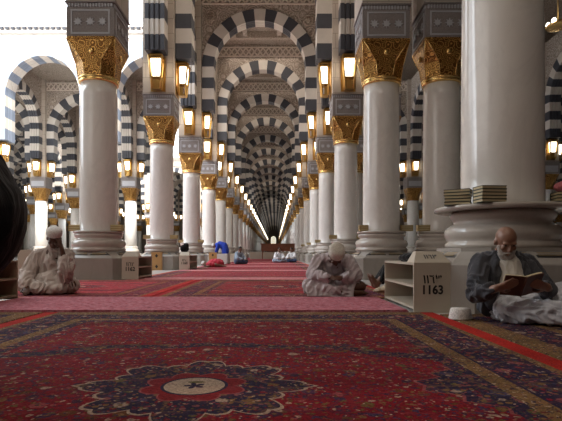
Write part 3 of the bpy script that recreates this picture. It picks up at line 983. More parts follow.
# podium far away in the aisle
def wood_podium():
    Y = 47.
    t = thing('prayer_platform', 'red brown wooden platform standing across the far aisle', 'platform', ((278-HX)*Y/F, Y, .0125))
    bm = bmesh.new(); bbox(bm, -1.6,1.6,-.3,1.2,.72,1.38,.02); new_obj('wooden_body', bm, M['wood'], t)
    bm = bmesh.new(); bbox(bm, -1.66,1.66,-.36,1.26,1.38,1.44,.01); new_obj('top_rail', bm, M['wood'], t)
    for x in (-1.45,-.5,.5,1.45):
        bm = bmesh.new(); bbox(bm, x-.08,x+.08,-.2,1.1,0,.72,.01); new_obj('leg', bm, M['wood'], t)
    return t
wood_podium()
for i, (px, w) in enumerate(((255,.9),(268,.9),(281,.9),(294,.9))):
    Y = 43.5
    make_shelf('bookcase', 'pale low bookcase before the wooden platform, %s from the left' % ORD[i].replace('nearest','first'), ((px-HX)*Y/F-.45, Y, .0125), .4, -1 if i%2 else 1, w=1.05, z=.62, slope=False)

# ------------------------------------------------------------------ holy books stacked on ledge rings
def make_book():
    t = thing('closed_book', 'x', 'book')
    bm = bmesh.new(); a, b, h = .085, .12, .030
    box(bm, -a,a,-b,b,0,.005); box(bm,-a,a,-b,b,h-.005,h); box(bm,-a+.000,-a+.006,-b,b,.005,h-.005)
    new_obj('cover', bm, M['cover'], t)
    bm = bmesh.new(); box(bm, -a+.006,a-.004,-b+.004,b-.004,.005,h-.005); new_obj('pages', bm, M['pages'], t)
    return t
bookA = make_book(); used = False
def book(loc, rz, label, group=None):
    global used
    if not used:
        used = True; bookA.location = loc; bookA.rotation_euler = (0,0,rz); bookA['label'] = label
        if group: bookA['group'] = group
        return
    dup(bookA, loc, rz, label, group)
LV = ['lowest','second lowest','middle','second highest','topmost']
zt = .972+.035+.008+.001
for k in range(5):
    book((BX-.535, BY-.235, zt+k*.0305), -2.0+random.uniform(-.12,.12), 'dark book with pale pages, %s of the leftmost stack on the huge column ledge' % LV[k])
    book((BX-.335, BY-.485, zt+k*.0305), -PI/2+.12+random.uniform(-.03,.03), 'dark book with pale pages, %s of the stack against the huge column shaft' % LV[k])
for k in range(4):
    book((BX+.50, BY-.29, zt+k*.0305), -PI/2-.15+random.uniform(-.05,.05), 'dark book with pale pages, %s of the stack beneath the pink cloth' % LV[k])
# small brass book boxes on other ledges
def ledge_box():
    t = thing('book_holder', 'x', 'book holder')
    bm = bmesh.new(); bbox(bm, -.13,.13,-.09,.09,0,.13,.008); new_obj('box_body', bm, M['brass_grille'], t)
    bm = bmesh.new()
    for k in range(3): box(bm, -.11,.11,-.094,.094,.02+.04*k,.035+.04*k)
    new_obj('book_edges', bm, M['pages'], t)
    return t
lb = ledge_box(); first = True
spots = []
for n in range(1, 6):
    for side, x in (('left', XL), ('right', XR)):
        for s in (-1,1):
            spots.append((x+s*.44, YS[n]-.14+(.1 if n==1 and side=='right' else 0), '%s ledge of the %s %s column' % ('left' if s<0 else 'right', ORD[n-1], side)))
spots.append((3.60-.44, YS[1]-.10, 'left ledge of the column left of the huge one'))
for x, y, w in spots:
    lab = 'small gold book holder on the ' + w
    if first: lb.location = (x,y,zt); lb['label'] = lab; first = False
    else: dup(lb, (x,y,zt), 0, lab)

# ------------------------------------------------------------------ organic helpers
def cap3(bm, p0, r0, p1, r1, seg=14):
    """round cone: closed, for voxel union"""
    p0, p1 = Vector(p0), Vector(p1); d = p1-p0; L = d.length
    if L < 1e-5: ell(bm, p0, (r0,r0,r0)); return
    q = d.to_track_quat('Z','Y').to_matrix().to_4x4()
    prof = []
    for k in range(0,5):
        a = -PI/2 + PI/2*k/4; prof.append((max(r0*math.cos(a),1e-4), r0*math.sin(a)))
    for k in range(0,5):
        a = PI/2*k/4; prof.append((max(r1*math.cos(a),1e-4), L+r1*math.sin(a)))
    t = bmesh.new(); lathe(t, prof, seg)
    merge(bm, t, 0, Matrix.Translation(p0)@q)
def ell(bm, c, r, rot=(0,0,0)):
    t = bmesh.new(); bmesh.ops.create_uvsphere(t, u_segments=18, v_segments=12, radius=1.0)
    m = Matrix.Translation(c) @ Matrix.Rotation(rot[2],4,'Z')@Matrix.Rotation(rot[1],4,'Y')@Matrix.Rotation(rot[0],4,'X') @ Matrix.Diagonal((r[0],r[1],r[2],1))
    merge(bm, t, 0, m)
def chain(bm, pts):
    for (p0,r0),(p1,r1) in zip(pts, pts[1:]): cap3(bm, p0, r0, p1, r1)
def voxel(bm, name, mat, parent, vs=.012, smooth=3, fold=0.0, fscale=9.0, fdir=(1,1,.35), floor=None, seed=0, flat=None):
    bmesh.ops.recalc_face_normals(bm, faces=bm.faces[:])
    me = bpy.data.meshes.new('tmp'); bm.to_mesh(me); bm.free()
    o = bpy.data.objects.new('tmp', me); COL.objects.link(o)
    md = o.modifiers.new('r','REMESH'); md.mode = 'VOXEL'; md.voxel_size = vs
    if smooth:
        s = o.modifiers.new('s','SMOOTH'); s.iterations = smooth; s.factor = .5
    bpy.context.view_layer.update()
    dg = bpy.context.evaluated_depsgraph_get()
    m2 = bpy.data.meshes.new_from_object(o.evaluated_get(dg))
    bpy.data.objects.remove(o); bpy.data.meshes.remove(me)
    m2.name = name
    if fold:
        nrm = [v.normal.copy() for v in m2.vertices]
        for v, nn in zip(m2.vertices, nrm):
            p = v.co
            q = Vector((p.x*fdir[0], p.y*fdir[1], p.z*fdir[2]))*fscale + Vector((seed,seed*2,0))
            w = noise.noise(q*.35)*2.5
            a = noise.noise(q+Vector((w,w,w)))
            rdg = 1-2*abs(a)
            v.co = p + nn*(fold*(rdg-.5))
    if floor is not None:
        for v in m2.vertices:
            if v.co.z < floor: v.co.z = floor
    m2.materials.clear(); m2.materials.append(mat)
    for p in m2.polygons: p.use_smooth = True
    ob = bpy.data.objects.new(name, m2); COL.objects.link(ob)
    if parent: ob.parent = parent
    return ob

def head_geo(bm, c, R, s=1.0):
    """c = head centre, R = 3x3 rotation (local: -y is face, z up). adds to bm"""
    def W(p): return Vector(c) + R @ (Vector(p)*s)
    eul = R.to_euler()
    def E(p, r):
        t = bmesh.new(); bmesh.ops.create_uvsphere(t, u_segments=20, v_segments=14, radius=1.0)
        m = Matrix.Translation(W(p)) @ R.to_4x4() @ Matrix.Diagonal((r[0]*s,r[1]*s,r[2]*s,1))
        merge(bm, t, 0, m)
    E((0,.012,.03),(.076,.094,.085))       # cranium
    E((0,-.018,-.03),(.062,.070,.080))     # face
    E((0,-.045,-.085),(.036,.036,.030))    # chin
    cap3(bm, W((0,-.088,.005)), .009*s, W((0,-.104,-.030)), .014*s, 8)   # nose
    E((-.012,-.094,-.034),(.010,.010,.008)); E((.012,-.094,-.034),(.010,.010,.008))
    E((-.030,-.078,.020),(.026,.014,.010)); E((.030,-.078,.020),(.026,.014,.010))   # brows
    E((-.038,-.070,-.022),(.022,.018,.020)); E((.038,-.070,-.022),(.022,.018,.020)) # cheeks
    E((0,-.082,-.058),(.024,.012,.006)); E((0,-.080,-.068),(.020,.012,.006))        # lips
    E((-.078,.012,-.010),(.010,.020,.032)); E((.078,.012,-.010),(.010,.020,.032))   # ears
    cap3(bm, W((0,.02,-.05)), .050*s, W((0,.045,-.15)), .055*s)                     # neck
    return W
def face_details(c, R, s, parent, skin):
    def W(p): return Vector(c) + R @ (Vector(p)*s)
    for sx in (-1,1):
        bm = bmesh.new(); ell(bm, W((sx*.030,-.079,.004)), (.011*s,.007*s,.006*s))
        for f in bm.faces: f.smooth = True
        new_obj('eye', bm, M['hair'], parent)
def hand_geo(bm, wrist, palm_dir, up, s=1.0, curl=.5, side=1):
    """palm + 5 fingers. palm_dir: direction fingers point; up: back-of-hand normal; side: thumb side sign"""
    d = Vector(palm_dir).normalized(); u = Vector(up); u = (u-d*u.dot(d)).normalized(); r = d.cross(u)*side
    w = Vector(wrist)
    for k in (-1.1,-.35,.4,1.1):
        cap3(bm, w+r*.014*k*s, .017*s, w+d*.085*s+r*.021*k*s, .012*s, 8)
    for k, L in zip((-1.5,-.5,.5,1.5),(.062,.078,.082,.074)):
        base = w+d*.085*s+r*.020*k*s
        a1 = curl*.6; a2 = curl*1.5
        p1 = base + (d*math.cos(a1)-u*math.sin(a1))*L*.5*s
        p2 = p1 + (d*math.cos(a2)-u*math.sin(a2))*L*.5*s
        cap3(bm, base, .0105*s, p1, .0095*s, 8); cap3(bm, p1, .0095*s, p2, .008*s, 8)
    tb = w+d*.025*s+r*.026*s
    p1 = tb+(d*.6+r*.8-u*.3)*.04*s; p2 = p1+(d*.9+r*.25-u*.4)*.032*s
    cap3(bm, tb, .014*s, p1, .012*s, 8); cap3(bm, p1, .012*s, p2, .010*s, 8)
def foot_geo(bm, heel, toe, s=1.0):
    h, t = Vector(heel), Vector(toe); d = (t-h).normalized()
    cap3(bm, h, .036*s, h+d*.13*s, .032*s); cap3(bm, h+d*.10*s, .034*s, h+d*.18*s, .026*s)
    r = d.cross(Vector((0,0,1))).normalized()
    for k in (-2,-1,0,1,2): cap3(bm, h+d*.17*s+r*.015*k*s, .012*s, h+d*(.215-.006*abs(k-1))*s+r*.017*k*s, .009*s, 8)
def Rm(pitch=0, yaw=0, roll=0):
    """pitch>0: bows forward (face toward -y turned down). yaw about z"""
    return (Matrix.Rotation(yaw,3,'Z')@Matrix.Rotation(pitch,3,'X')@Matrix.Rotation(roll,3,'Y'))
def cap_obj(c, R, s, mat, parent, name='knitted_cap', h=.085):
    """kufi cap: slightly tapered band with flat dome, brow-level"""
    bm = bmesh.new(); 
    lathe(bm, [(.086,.0),(.090,.012),(.090,.05),(.084,h*.82),(.070,h*.98),(.035,h*1.04),(.001,h*1.05)], 28)
    bmesh.ops.remove_doubles(bm, verts=bm.verts, dist=.0004)
    m = Matrix.Translation(Vector(c)) @ R.to_4x4() @ Matrix.Translation((0,.010*s,.038*s)) @ Matrix.Rotation(-.12,4,'X') @ Matrix.Diagonal((s*.98,s*1.12,s,1))
    bm.transform(m)
    return new_obj(name, bm, mat, parent, smooth=True)

# ------------------------------------------------------------------ man at left in rose robe
def man_left():
    ox, oy, _ = at(52, 294, 6.5)
    P = thing('person', 'person in pale rose robe and white cap sitting, hand raised to the face', 'person', (ox,oy,.014))
    hc = Vector((.085,-.13,.725)); R = Rm(.55, .30, .08)
    b = bmesh.new()
    head_geo(b, hc, R, 1.06)
    chain(b, [((-.02,.10,.14),.15),((0,.08,.35),.13),((.01,.02,.52),.12),((.05,-.04,.62),.06)])
    # raised arm (image right) to face
    sh, el, wr = Vector((.19,.0,.50)), Vector((.27,-.19,.34)), Vector((.215,-.205,.60))
    chain(b, [(sh,.055),(el,.042),(wr,.028)])
    hand_geo(b, wr, (-.28,.05,.9), (.9,-.4,.1), 1.0, .35, side=-1)
    # resting arm
    sh2, el2, wr2 = Vector((-.20,.03,.49)), Vector((-.29,-.06,.26)), Vector((-.20,-.27,.10))
    chain(b, [(sh2,.055),(el2,.042),(wr2,.028)])
    hand_geo(b, wr2, (.35,-.8,-.35), (0,-.3,1), 1.0, .5)
    # folded legs
    chain(b, [((-.10,.08,.13),.11),((-.30,-.14,.13),.07),((.02,-.26,.07),.045)])
    chain(b, [((.08,.08,.13),.11),((.30,-.10,.12),.07),((-.02,-.20,.06),.045)])
    foot_geo(b, (-.06,-.22,.045), (-.24,-.27,.04))
    body = voxel(b, 'body', M['skin_dark'], P, .008, 2, floor=.002)
    face_details(hc, R, 1.0, P, None)
    r = bmesh.new()
    chain(r, [((-.02,.10,.14),.20),((-.01,.09,.32),.185),((.0,.04,.46),.165),((.03,.0,.57),.10),((.06,-.045,.63),.072)])
    chain(r, [((-.14,.03,.50),.10),((.14,.02,.51),.10)])
    ell(r, (.02,.0,.16),(.22,.22,.15))
    chain(r, [(sh,.095),(el,.10),(el*.62+wr*.38,.072)])
    chain(r, [(el,.10),((.24,-.17,.22),.085),((.2,-.1,.14),.08)])
    chain(r, [(sh2,.095),(el2,.10),((-.215,-.23,.13),.075)])
    chain(r, [(el2,.09),((-.30,-.10,.12),.09)])
    chain(r, [((-.10,.08,.15),.15),((-.29,-.12,.12),.105),((-.02,-.25,.085),.085)])
    chain(r, [((.08,.08,.15),.15),((.29,-.08,.115),.10),((.08,-.23,.08),.08)])
    ell(r, (.05,-.17,.08),(.24,.14,.09))
    voxel(r, 'robe', M['robe_rose'], P, .010, 3, fold=.032, fscale=13, fdir=(1,1,.5), floor=.003, seed=1)
    cap_obj(hc, R, 1.12, M['cap'], P)
    return P
man_left()

# ------------------------------------------------------------------ bowed man in the middle
def man_mid():
    ox, oy, _ = at(333, 296, 6.25)
    P = thing('person', 'person in grey mauve robe and cream cap sitting cross legged, head bowed', 'person', (ox,oy,.014))
    hc = Vector((.01,-.22,.50)); R = Rm(1.1, .05, 0)
    b = bmesh.new(); head_geo(b, hc, R, 1.06)
    chain(b, [((.0,.12,.14),.15),((0,.08,.32),.13),((.01,-.01,.45),.11),((.015,-.10,.52),.06)])
    for sx in (-1,1):
        sh, el, wr = Vector((sx*.20,.0,.44)), Vector((sx*.27,-.13,.26)), Vector((sx*.09,-.31,.24))
        chain(b, [(sh,.055),(el,.042),(wr,.028)])
        hand_geo(b, wr, (-sx*.8,-.35,.0), (0,-.4,.9), 1.0, .4, side=sx)
    chain(b, [((-.10,.08,.12),.10),((-.33,-.12,.12),.07),((.05,-.30,.07),.045)])
    chain(b, [((.10,.08,.12),.10),((.33,-.12,.12),.07),((.02,-.26,.07),.045)])
    foot_geo(b, (.20,-.28,.05), (.36,-.22,.045)); foot_geo(b, (.20,-.18,.11), (.35,-.14,.13))
    voxel(b, 'body', M['skin_dark'], P, .008, 2, floor=.002)
    face_details(hc, R, 1.0, P, None)
    r = bmesh.new()
    chain(r, [((0,.12,.14),.19),((0,.09,.30),.175),((0,.03,.40),.15),((.01,-.04,.46),.10)])
    chain(r, [((-.15,.0,.43),.09),((.15,.0,.43),.09)])
    for sx in (-1,1):
        sh, el, wr = Vector((sx*.19,.0,.43)), Vector((sx*.265,-.13,.26)), Vector((sx*.12,-.29,.235))
        chain(r, [(sh,.085),(el,.082),(wr,.062)])
    chain(r, [((-.10,.08,.13),.13),((-.31,-.14,.12),.095),((.0,-.29,.08),.08)])
    chain(r, [((.10,.08,.13),.13),((.25,-.12,.12),.085),((.1,-.27,.08),.075)])
    ell(r, (-.05,-.20,.10),(.25,.15,.10))
    # stretched hem: flat cloth apron hanging in front
    loft(r, [[(-.34,-.34,.02),(.20,-.36,.0),(.20,-.30,.0),(-.34,-.28,.02)],[(-.38,-.22,.17),(.22,-.26,.17),(.22,-.16,.2),(-.36,-.12,.19)]])
    voxel(r, 'robe', M['robe_mauve'], P, .010, 3, fold=.030, fscale=12, fdir=(1,1,.6), floor=.003, seed=4)
    cap_obj(hc, R, 1.14, M['cap_cream'], P, h=.10)
    return P
man_mid()
# folded sheet on his lap
bm = bmesh.new()
loft(bm, [[(-.16,-.06,0),(.16,-.06,0),(.16,.06,.02),(-.16,.06,.02)],[(-.15,-.055,.015),(.15,-.055,.015),(.15,.055,.035),(-.15,.055,.035)]])

# ------------------------------------------------------------------ man at right reading
def man_right():
    ox, oy, _ = at(508, 322, 3.95)
    P = thing('person', 'bald bearded person in charcoal jacket and white trousers leaning on the huge column pedestal', 'person', (ox,oy,.016))
    hc = Vector((-.05,-.07,.625)); R = Rm(.50, -.05, 0); 
    b = bmesh.new(); head_geo(b, hc, R, 1.0)
    chain(b, [((.04,.05,.12),.13),((.03,.07,.30),.125),((.01,.05,.45),.11),((0,.02,.53),.055)])
    A = [(-1, Vector((-.20,.05,.45)), Vector((-.31,-.14,.22)), Vector((-.25,-.33,.27))), (1, Vector((.17,.05,.44)), Vector((.235,-.15,.22)), Vector((.135,-.33,.28)))]
    for sx, sh, el, wr in A:
        chain(b, [(sh,.058),(el,.045),(wr,.030)])
        hand_geo(b, wr, (.30 if sx<0 else -.55,-.25,.14), (0,-.9,-.35) if True else 0, 1.0, -.25 if False else .35, side=1 if sx<0 else -1)
    L1 = [Vector((-.02,.0,.11)), Vector((.40,-.20,.15)), Vector((.84,-.10,.07))]
    L2 = [Vector((.08,.0,.11)), Vector((.50,.0,.17)), Vector((.95,.05,.07))]
    for L in (L1, L2):
        chain(b, [(L[0],.10),(L[1],.065),(L[2],.042)])
        foot_geo(b, L[2]+Vector((.03,0,-.01)), L[2]+Vector((.12,-.05,.12)))
    voxel(b, 'body', M['skin_tan'], P, .0075, 2, floor=.002)
    face_details(hc, R, 1.0, P, None)
    # beard
    def W(p): return hc + R@Vector(p)
    bd = bmesh.new()
    for sx in (-1,1):
        cap3(bd, W((sx*.060,-.030,-.030)), .016, W((sx*.042,-.060,-.085)), .024)
        cap3(bd, W((sx*.042,-.060,-.085)), .024, W((0,-.070,-.125)), .030)
        cap3(bd, W((sx*.004,-.092,-.052)), .008, W((sx*.034,-.076,-.070)), .010, 8)
    ell(bd, W((0,-.066,-.115)), (.042,.030,.040)); cap3(bd, W((0,-.068,-.12)), .032, W((0,-.050,-.175)), .016)
    voxel(bd, 'beard', M['beard'], P, .006, 1, fold=.006, fscale=60, fdir=(1,1,.4))
    # shirt
    r = bmesh.new()
    chain(r, [((.0,-.02,.14),.145),((-.01,-.02,.30),.138),((-.02,-.01,.42),.115),((-.025,.0,.50),.075)])
    ell(r, (.05,-.06,.16),(.17,.13,.11))
    voxel(r, 'shirt', M['shirt'], P, .010, 3, fold=.012, fscale=12, fdir=(1.6,1,.5), floor=.003, seed=2)
    # jacket: back, shoulders, sleeves, two front panels leaving the shirt open
    r = bmesh.new()
    chain(r, [((.01,.09,.08),.13),((.0,.10,.30),.135),((-.02,.085,.43),.12),((-.03,.06,.52),.068)])
    for sx, sh, el, wr in A:
        chain(r, [((-.02,.055,.49),.070),(sh,.082),(el,.072),(wr+(el-wr).normalized()*.045,.052)])
        chain(r, [((-.02+sx*.075,.0,.51),.036),((-.02+sx*.105,-.055,.41),.040),((-.01+sx*.145,-.08,.25),.044),((sx*.165,-.09,.13),.042)])
    chain(r, [((-.17,-.02,.28),.07),((-.19,-.02,.10),.07)])
    chain(r, [((.17,.0,.28),.06),((.18,.0,.14),.06)])
    voxel(r, 'jacket', M['jacket'], P, .009, 2, fold=.030, fscale=12, fdir=(1,1,.6), floor=.003, seed=8)
    # trousers
    r = bmesh.new()
    chain(r, [(L1[0]+Vector((-.04,-.06,0)),.12),(L1[1],.115),(L1[2],.075)])
    chain(r, [(L2[0],.135),(L2[1],.125),(L2[2],.080)])
    chain(r, [((-.09,-.20,.10),.095),((.22,-.36,.085),.085),((.6,-.30,.07),.075)])
    ell(r, (.03,-.03,.09),(.19,.17,.10))
    voxel(r, 'trousers', M['white_trouser'], P, .009, 1, fold=.040, fscale=13, fdir=(.6,1.4,1.2), floor=.003, seed=3)
    return P, (ox,oy)
Pm, (mx,my) = man_right()
# the open book he holds
def open_book():
    t = thing('open_book', 'open brown book held in the hands of the bald reader', 'book', (mx-.065, my-.375, .305))
    t.rotation_euler = (-.95, -.06, .04); t.scale = (.86,.86,.86)
    def leaf(sx, z0, z1, w, h, lift):
        loops = []
        n = 8
        for k in range(n+1):
            u = k/n; x = sx*w*u; zc = lift*math.sin(u*PI*.75)+ .035*u
            loops.append([(x,-h,z0+zc),(x,h,z0+zc),(x,h,z1+zc),(x,-h,z1+zc)])
        bm = bmesh.new(); loft(bm, loops); return bm
    for sx in (-1,1):
        new_obj('cover', leaf(sx, -.006, .002, .165, .105, .006), M['cover_brown'], t)
        new_obj('pages', leaf(sx, .002, .020, .157, .099, .008), M['pages'], t)
    # seen from below: spine
    bm = bmesh.new(); cyl(bm, (0,-.105,-.002), (0,.105,-.002), .010, .010, 10); new_obj('spine', bm, M['cover_brown'], t)
    return t
ob = open_book()

# ------------------------------------------------------------------ black-robed person at the left edge
def man_black():
    P = thing('person', 'person wrapped in black robe cut off by the left frame edge, back rounded', 'person', (-1.40,2.1,.015))
    hc = Vector((-.30,-.02,1.07)); R = Rm(.4, -1.4, 0)
    b = bmesh.new(); head_geo(b, hc, R, 1.0)
    chain(b, [((-.05,0,.55),.15),((.0,0,.72),.14),((-.12,0,.90),.12),((-.24,0,1.0),.06)])
    for s in (-1,1):
        chain(b, [((-.05,s*.1,.52),.10),((-.52,s*.14,.50),.065),((-.55,s*.14,.09),.045)])
        foot_geo(b, (-.53,s*.14,.04), (-.75,s*.14,.035))
        chain(b, [((-.12,s*.19,.88),.05),((-.30,s*.24,.66),.042),((-.50,s*.16,.60),.03)])
        hand_geo(b, (-.50,s*.16,.60), (-.9,0,-.2), (0,0,1), 1.0, .4, side=s)
    voxel(b, 'body', M['skin_dark'], P, .012, 2, floor=.002)
    r = bmesh.new()
    chain(r, [((-.03,0,.60),.21),((.03,0,.68),.285),((-.01,0,.79),.275),((-.12,0,.92),.24),((-.22,0,.97),.13)])
    ell(r, (-.33,.0,1.09),(.14,.13,.14))
    for s in (-1,1):
        chain(r, [((-.05,s*.1,.54),.15),((-.52,s*.14,.52),.11),((-.55,s*.14,.15),.12)])
        chain(r, [((-.12,s*.19,.88),.11),((-.30,s*.24,.66),.09),((-.47,s*.16,.61),.07)])
    voxel(r, 'robe', M['black_cloth'], P, .015, 4, fold=.012, fscale=7, floor=.02)
    # stool
    S = thing('stool', 'low stool beneath the black robed person', 'stool', (-1.55,2.1,.015))
    bm = bmesh.new(); bbox(bm, -.16,.12,-.18,.18,.33,.38,.01); new_obj('seat', bm, M['shelf_dark'], S)
    for sx in (-.14,.10):
        for sy in (-.15,.15):
            bm = bmesh.new(); cyl(bm, (sx,sy,0),(sx,sy,.335),.015); new_obj('leg', bm, M['shelf_dark'], S)
man_black()

# ------------------------------------------------------------------ lying person behind the shelf, jacket on shelf, cap on rug
def man_lying():
    ox, oy, _ = at(374, 290, 7.1)
    P = thing('person', 'barefoot person in dark clothes lying half hidden behind the low shelf numbered 1163', 'person', (ox,oy,.014))
    b = bmesh.new()
    for dy, kx in ((-.05,.22),(.13,.26)):
        chain(b, [((.66,dy+.02,.13),.09),((kx,dy,.33-.02),.065),((.02,dy,.07),.04)])
        foot_geo(b, (.04,dy,.05), (-.07,dy-.02,.24), 1.0)
    chain(b, [((.66,.05,.13),.13),((.95,.05,.13),.13),((1.15,.05,.14),.06)])
    head_geo(b, Vector((1.28,.05,.14)), Rm(-PI/2*.8, PI/2, 0), 1.0)
    for s in (-1,1):
        chain(b, [((1.05,.05+s*.18,.14),.05),((.9,.05+s*.25,.09),.04),((.72,.05+s*.18,.14),.03)])
        hand_geo(b, (.72,.05+s*.18,.14), (-1,0,.0), (0,0,1), 1.0, .4, side=s)
    voxel(b, 'body', M['skin_brown'], P, .01, 2, floor=.002)
    r = bmesh.new()
    for dy, kx in ((-.05,.20),(.13,.24)):
        chain(r, [((.66,dy+.02,.15),.13),((kx,dy,.29),.10),((.10,dy,.15),.065)])
    chain(r, [((.66,.05,.15),.16),((1.05,.05,.15),.15)])
    for s in (-1,1): chain(r, [((1.05,.05+s*.18,.14),.08),((.9,.05+s*.25,.10),.07),((.76,.05+s*.18,.14),.055)])
    voxel(r, 'clothes', M['black_cloth'], P, .012, 3, fold=.018, fscale=10, floor=.003)
man_lying()
def lump(name, label, cat, loc, parts, mat, fold=.02, fscale=12, vs=.01, floor=.002):
    bm = bmesh.new()
    for c, r, rot in parts: ell(bm, c, r, rot)
    o = voxel(bm, name, mat, None, vs, 3, fold, fscale, floor=floor)
    o.location = loc
    return tag(o, label, cat)
x,y,z = at(380, 291, 6.8)
lump('crumpled_cloth', 'crumpled beige cloth on the rug by the bare feet', 'cloth', (x+.02,6.72,.014), [((0,0,.03),(.10,.07,.04),(0,0,.3)),((.07,.03,.05),(.07,.06,.045),(0,0,0)),((-.07,-.02,.02),(.06,.05,.025),(0,0,0))], M['beige_cloth'])
lump('folded_jacket', 'black folded jacket lying on top of the low shelf numbered 1163', 'jacket', (1.42,5.03,.461), [((0,0,.035),(.14,.28,.045),(0,0,0)),((-.04,-.10,.045),(.10,.16,.045),(0,0,.4)),((.02,.15,.04),(.12,.15,.05),(0,0,0))], M['black_cloth'], .012, 10)
def loose_cap():
    x, y, _ = at(459.5, 319, 4.0)
    t = thing('skullcap', 'white knitted cap lying upside on the rug beside the low shelf', 'cap', (x,3.98,.014))
    bm = bmesh.new(); lathe(bm, [(.087,.001),(.089,.02),(.080,.075),(.070,.088),(.03,.092),(.001,.092)], 32)
    bmesh.ops.remove_doubles(bm, verts=bm.verts, dist=.0004)
    new_obj('crown', bm, M['cap'], t, smooth=True)
    bm = bmesh.new(); lathe(bm, [(.0885,.0005),(.092,.006),(.091,.016),(.0885,.02)], 32); new_obj('hem', bm, M['cap'], t, smooth=True)
loose_cap()
lump('scarf', 'pink folded scarf resting on books beside the huge column', 'scarf', (BX+.49, BY-.30, zt+4*.0305+.001), [((0,0,.05),(.11,.11,.055),(0,0,0)),((.06,.02,.06),(.07,.09,.07),(0,0,0))], M['pink_cloth'], .015, 16)
x, y, z = at(551, 244, 4.35)
lump('black_bag', 'small black bag on the pedestal edge right of the reader', 'bag', (2.70, 4.26, .548), [((0,0,.035),(.13,.06,.035),(0,0,0)),((.05,0,.04),(.07,.06,.04),(0,0,0))], M['black_cloth'], .008, 10, floor=.0)
lump('black_bag', 'black bundle on the pedestal of the second left column', 'bag', (XL+.80, YS[2]-.2, .57), [((0,0,.13),(.15,.15,.13),(0,0,0)),((.05,0,.2),(.10,.1,.12),(0,0,0))], M['black_cloth'], .01, 10)

# ------------------------------------------------------------------ distant people
def small_seated(px, py, Y, yaw, robe, hairmat, skin, label, cap=None, s=1.0, leg=None):
    ox, oy, _ = at(px, py, Y)
    P = thing('person', label, 'person', (ox,oy,.016), yaw)
    hc = Vector((0,-.08,.72)); R = Rm(.35,0,0)
    b = bmesh.new(); head_geo(b, hc, R, 1.05)
    chain(b, [((0,.1,.14),.14),((0,.08,.34),.13),((0,.0,.52),.11),((0,-.02,.60),.05)])
    for sx in (-1,1):
        wr = Vector((sx*.10,-.30,.24))
        chain(b, [((sx*.19,0,.50),.05),((sx*.27,-.12,.28),.042),(wr,.03)])
        hand_geo(b, wr, (-sx*.5,-.8,-.1), (0,0,1), 1.0, .4, side=sx)
        chain(b, [((sx*.1,.06,.12),.10),((sx*.33,-.18,.12),.07),((-sx*.03,-.28,.07),.045)])
        foot_geo(b, (-sx*.03,-.27,.05), (-sx*.22,-.24,.045))
    voxel(b, 'body', skin, P, .014, 2, floor=.002)
    r = bmesh.new()
    chain(r, [((0,.1,.14),.18),((0,.08,.34),.17),((0,.02,.48),.14),((0,.0,.55),.08)])
    for sx in (-1,1):
        chain(r, [((sx*.17,0,.49),.09),((sx*.26,-.12,.28),.085),((sx*.13,-.27,.24),.06)])
    voxel(r, 'shirt', robe, P, .014, 3, fold=.02, fscale=11, floor=.003)
    r = bmesh.new()
    for sx in (-1,1): chain(r, [((sx*.1,.06,.12),.13),((sx*.32,-.16,.115),.10),((0,-.27,.08),.08)])
    voxel(r, 'trousers', leg or robe, P, .014, 3, fold=.02, fscale=11, floor=.003)
    if cap: cap_obj(hc, R, 1.1, cap, P)
    else:
        bm = bmesh.new(); ell(bm, hc+R@Vector((0,.022,.045)), (.086,.092,.082))
        voxel(bm, 'hair', hairmat, P, .012, 1, fold=.006, fscale=50)
small_seated(239, 264.5, 23.6, .9, M['grey_cloth'], M['hair'], M['skin_brown'], 'dark haired person in pale blue grey sitting sideways far down the left of the aisle', leg=M['navy_cloth'])
small_seated(279, 262.5, 27.5, .2, M['white_cotton'], M['hair'], M['skin_brown'], 'left one of the two small persons seated below the wooden platform', leg=M['grey_cloth'])
small_seated(292, 262.3, 28.2, -.6, M['white_cotton'], M['hair'], M['skin_brown'], 'right one of the two small persons below the platform, white shirt and black trousers', leg=M['navy_cloth'])
def blue_person():
    ox, oy, _ = at(222, 263, 26.0)
    P = thing('person', 'person in bright royal blue bending over behind the white shelf on the left', 'person', (ox,oy,0))
    b = bmesh.new(); hc = Vector((-.42,-.05,.93)); R = Rm(.9,-1.2,0)
    head_geo(b, hc, R, 1.0)
    chain(b, [((.18,0,.80),.13),((.0,0,.98),.13),((-.22,0,1.0),.11),((-.34,0,.98),.05)])
    for s in (-1,1):
        chain(b, [((.18,s*.09,.78),.09),((.16,s*.1,.42),.06),((.20,s*.1,.06),.04)])
        foot_geo(b, (.22,s*.1,.04), (.0,s*.1,.035))
        wr = Vector((-.34,s*.14,.56))
        chain(b, [((-.20,s*.17,.98),.05),((-.26,s*.19,.74),.04),(wr,.03)])
        hand_geo(b, wr, (-.2,0,-1), (1,0,0), 1.0, .4, side=s)
    voxel(b, 'body', M['skin_brown'], P, .014, 2, floor=.002)
    r = bmesh.new()
    chain(r, [((.18,0,.70),.20),((.10,0,.92),.20),((-.10,0,1.0),.18),((-.26,0,.98),.12)])
    chain(r, [((.18,0,.70),.20),((.18,0,.40),.19)])
    for s in (-1,1): chain(r, [((-.20,s*.17,.98),.09),((-.26,s*.19,.74),.08),((-.32,s*.15,.62),.06)])
    voxel(r, 'robe', M['blue_cloth'], P, .014, 3, fold=.02, fscale=9)
    r = bmesh.new()
    for s in (-1,1): chain(r, [((.18,s*.09,.5),.10),((.19,s*.1,.12),.07)])
    voxel(r, 'trousers', M['white_cotton'], P, .014, 3, fold=.01, fscale=9, floor=.003)
    bm = bmesh.new(); lathe(bm, [(.088,0),(.09,.05),(.07,.085),(.001,.09)], 20)
    bm.transform(Matrix.Translation(hc)@R.to_4x4()@Matrix.Translation((0,.01,.035)))
    new_obj('knitted_cap', bm, M['cap'], P, smooth=True)
blue_person()
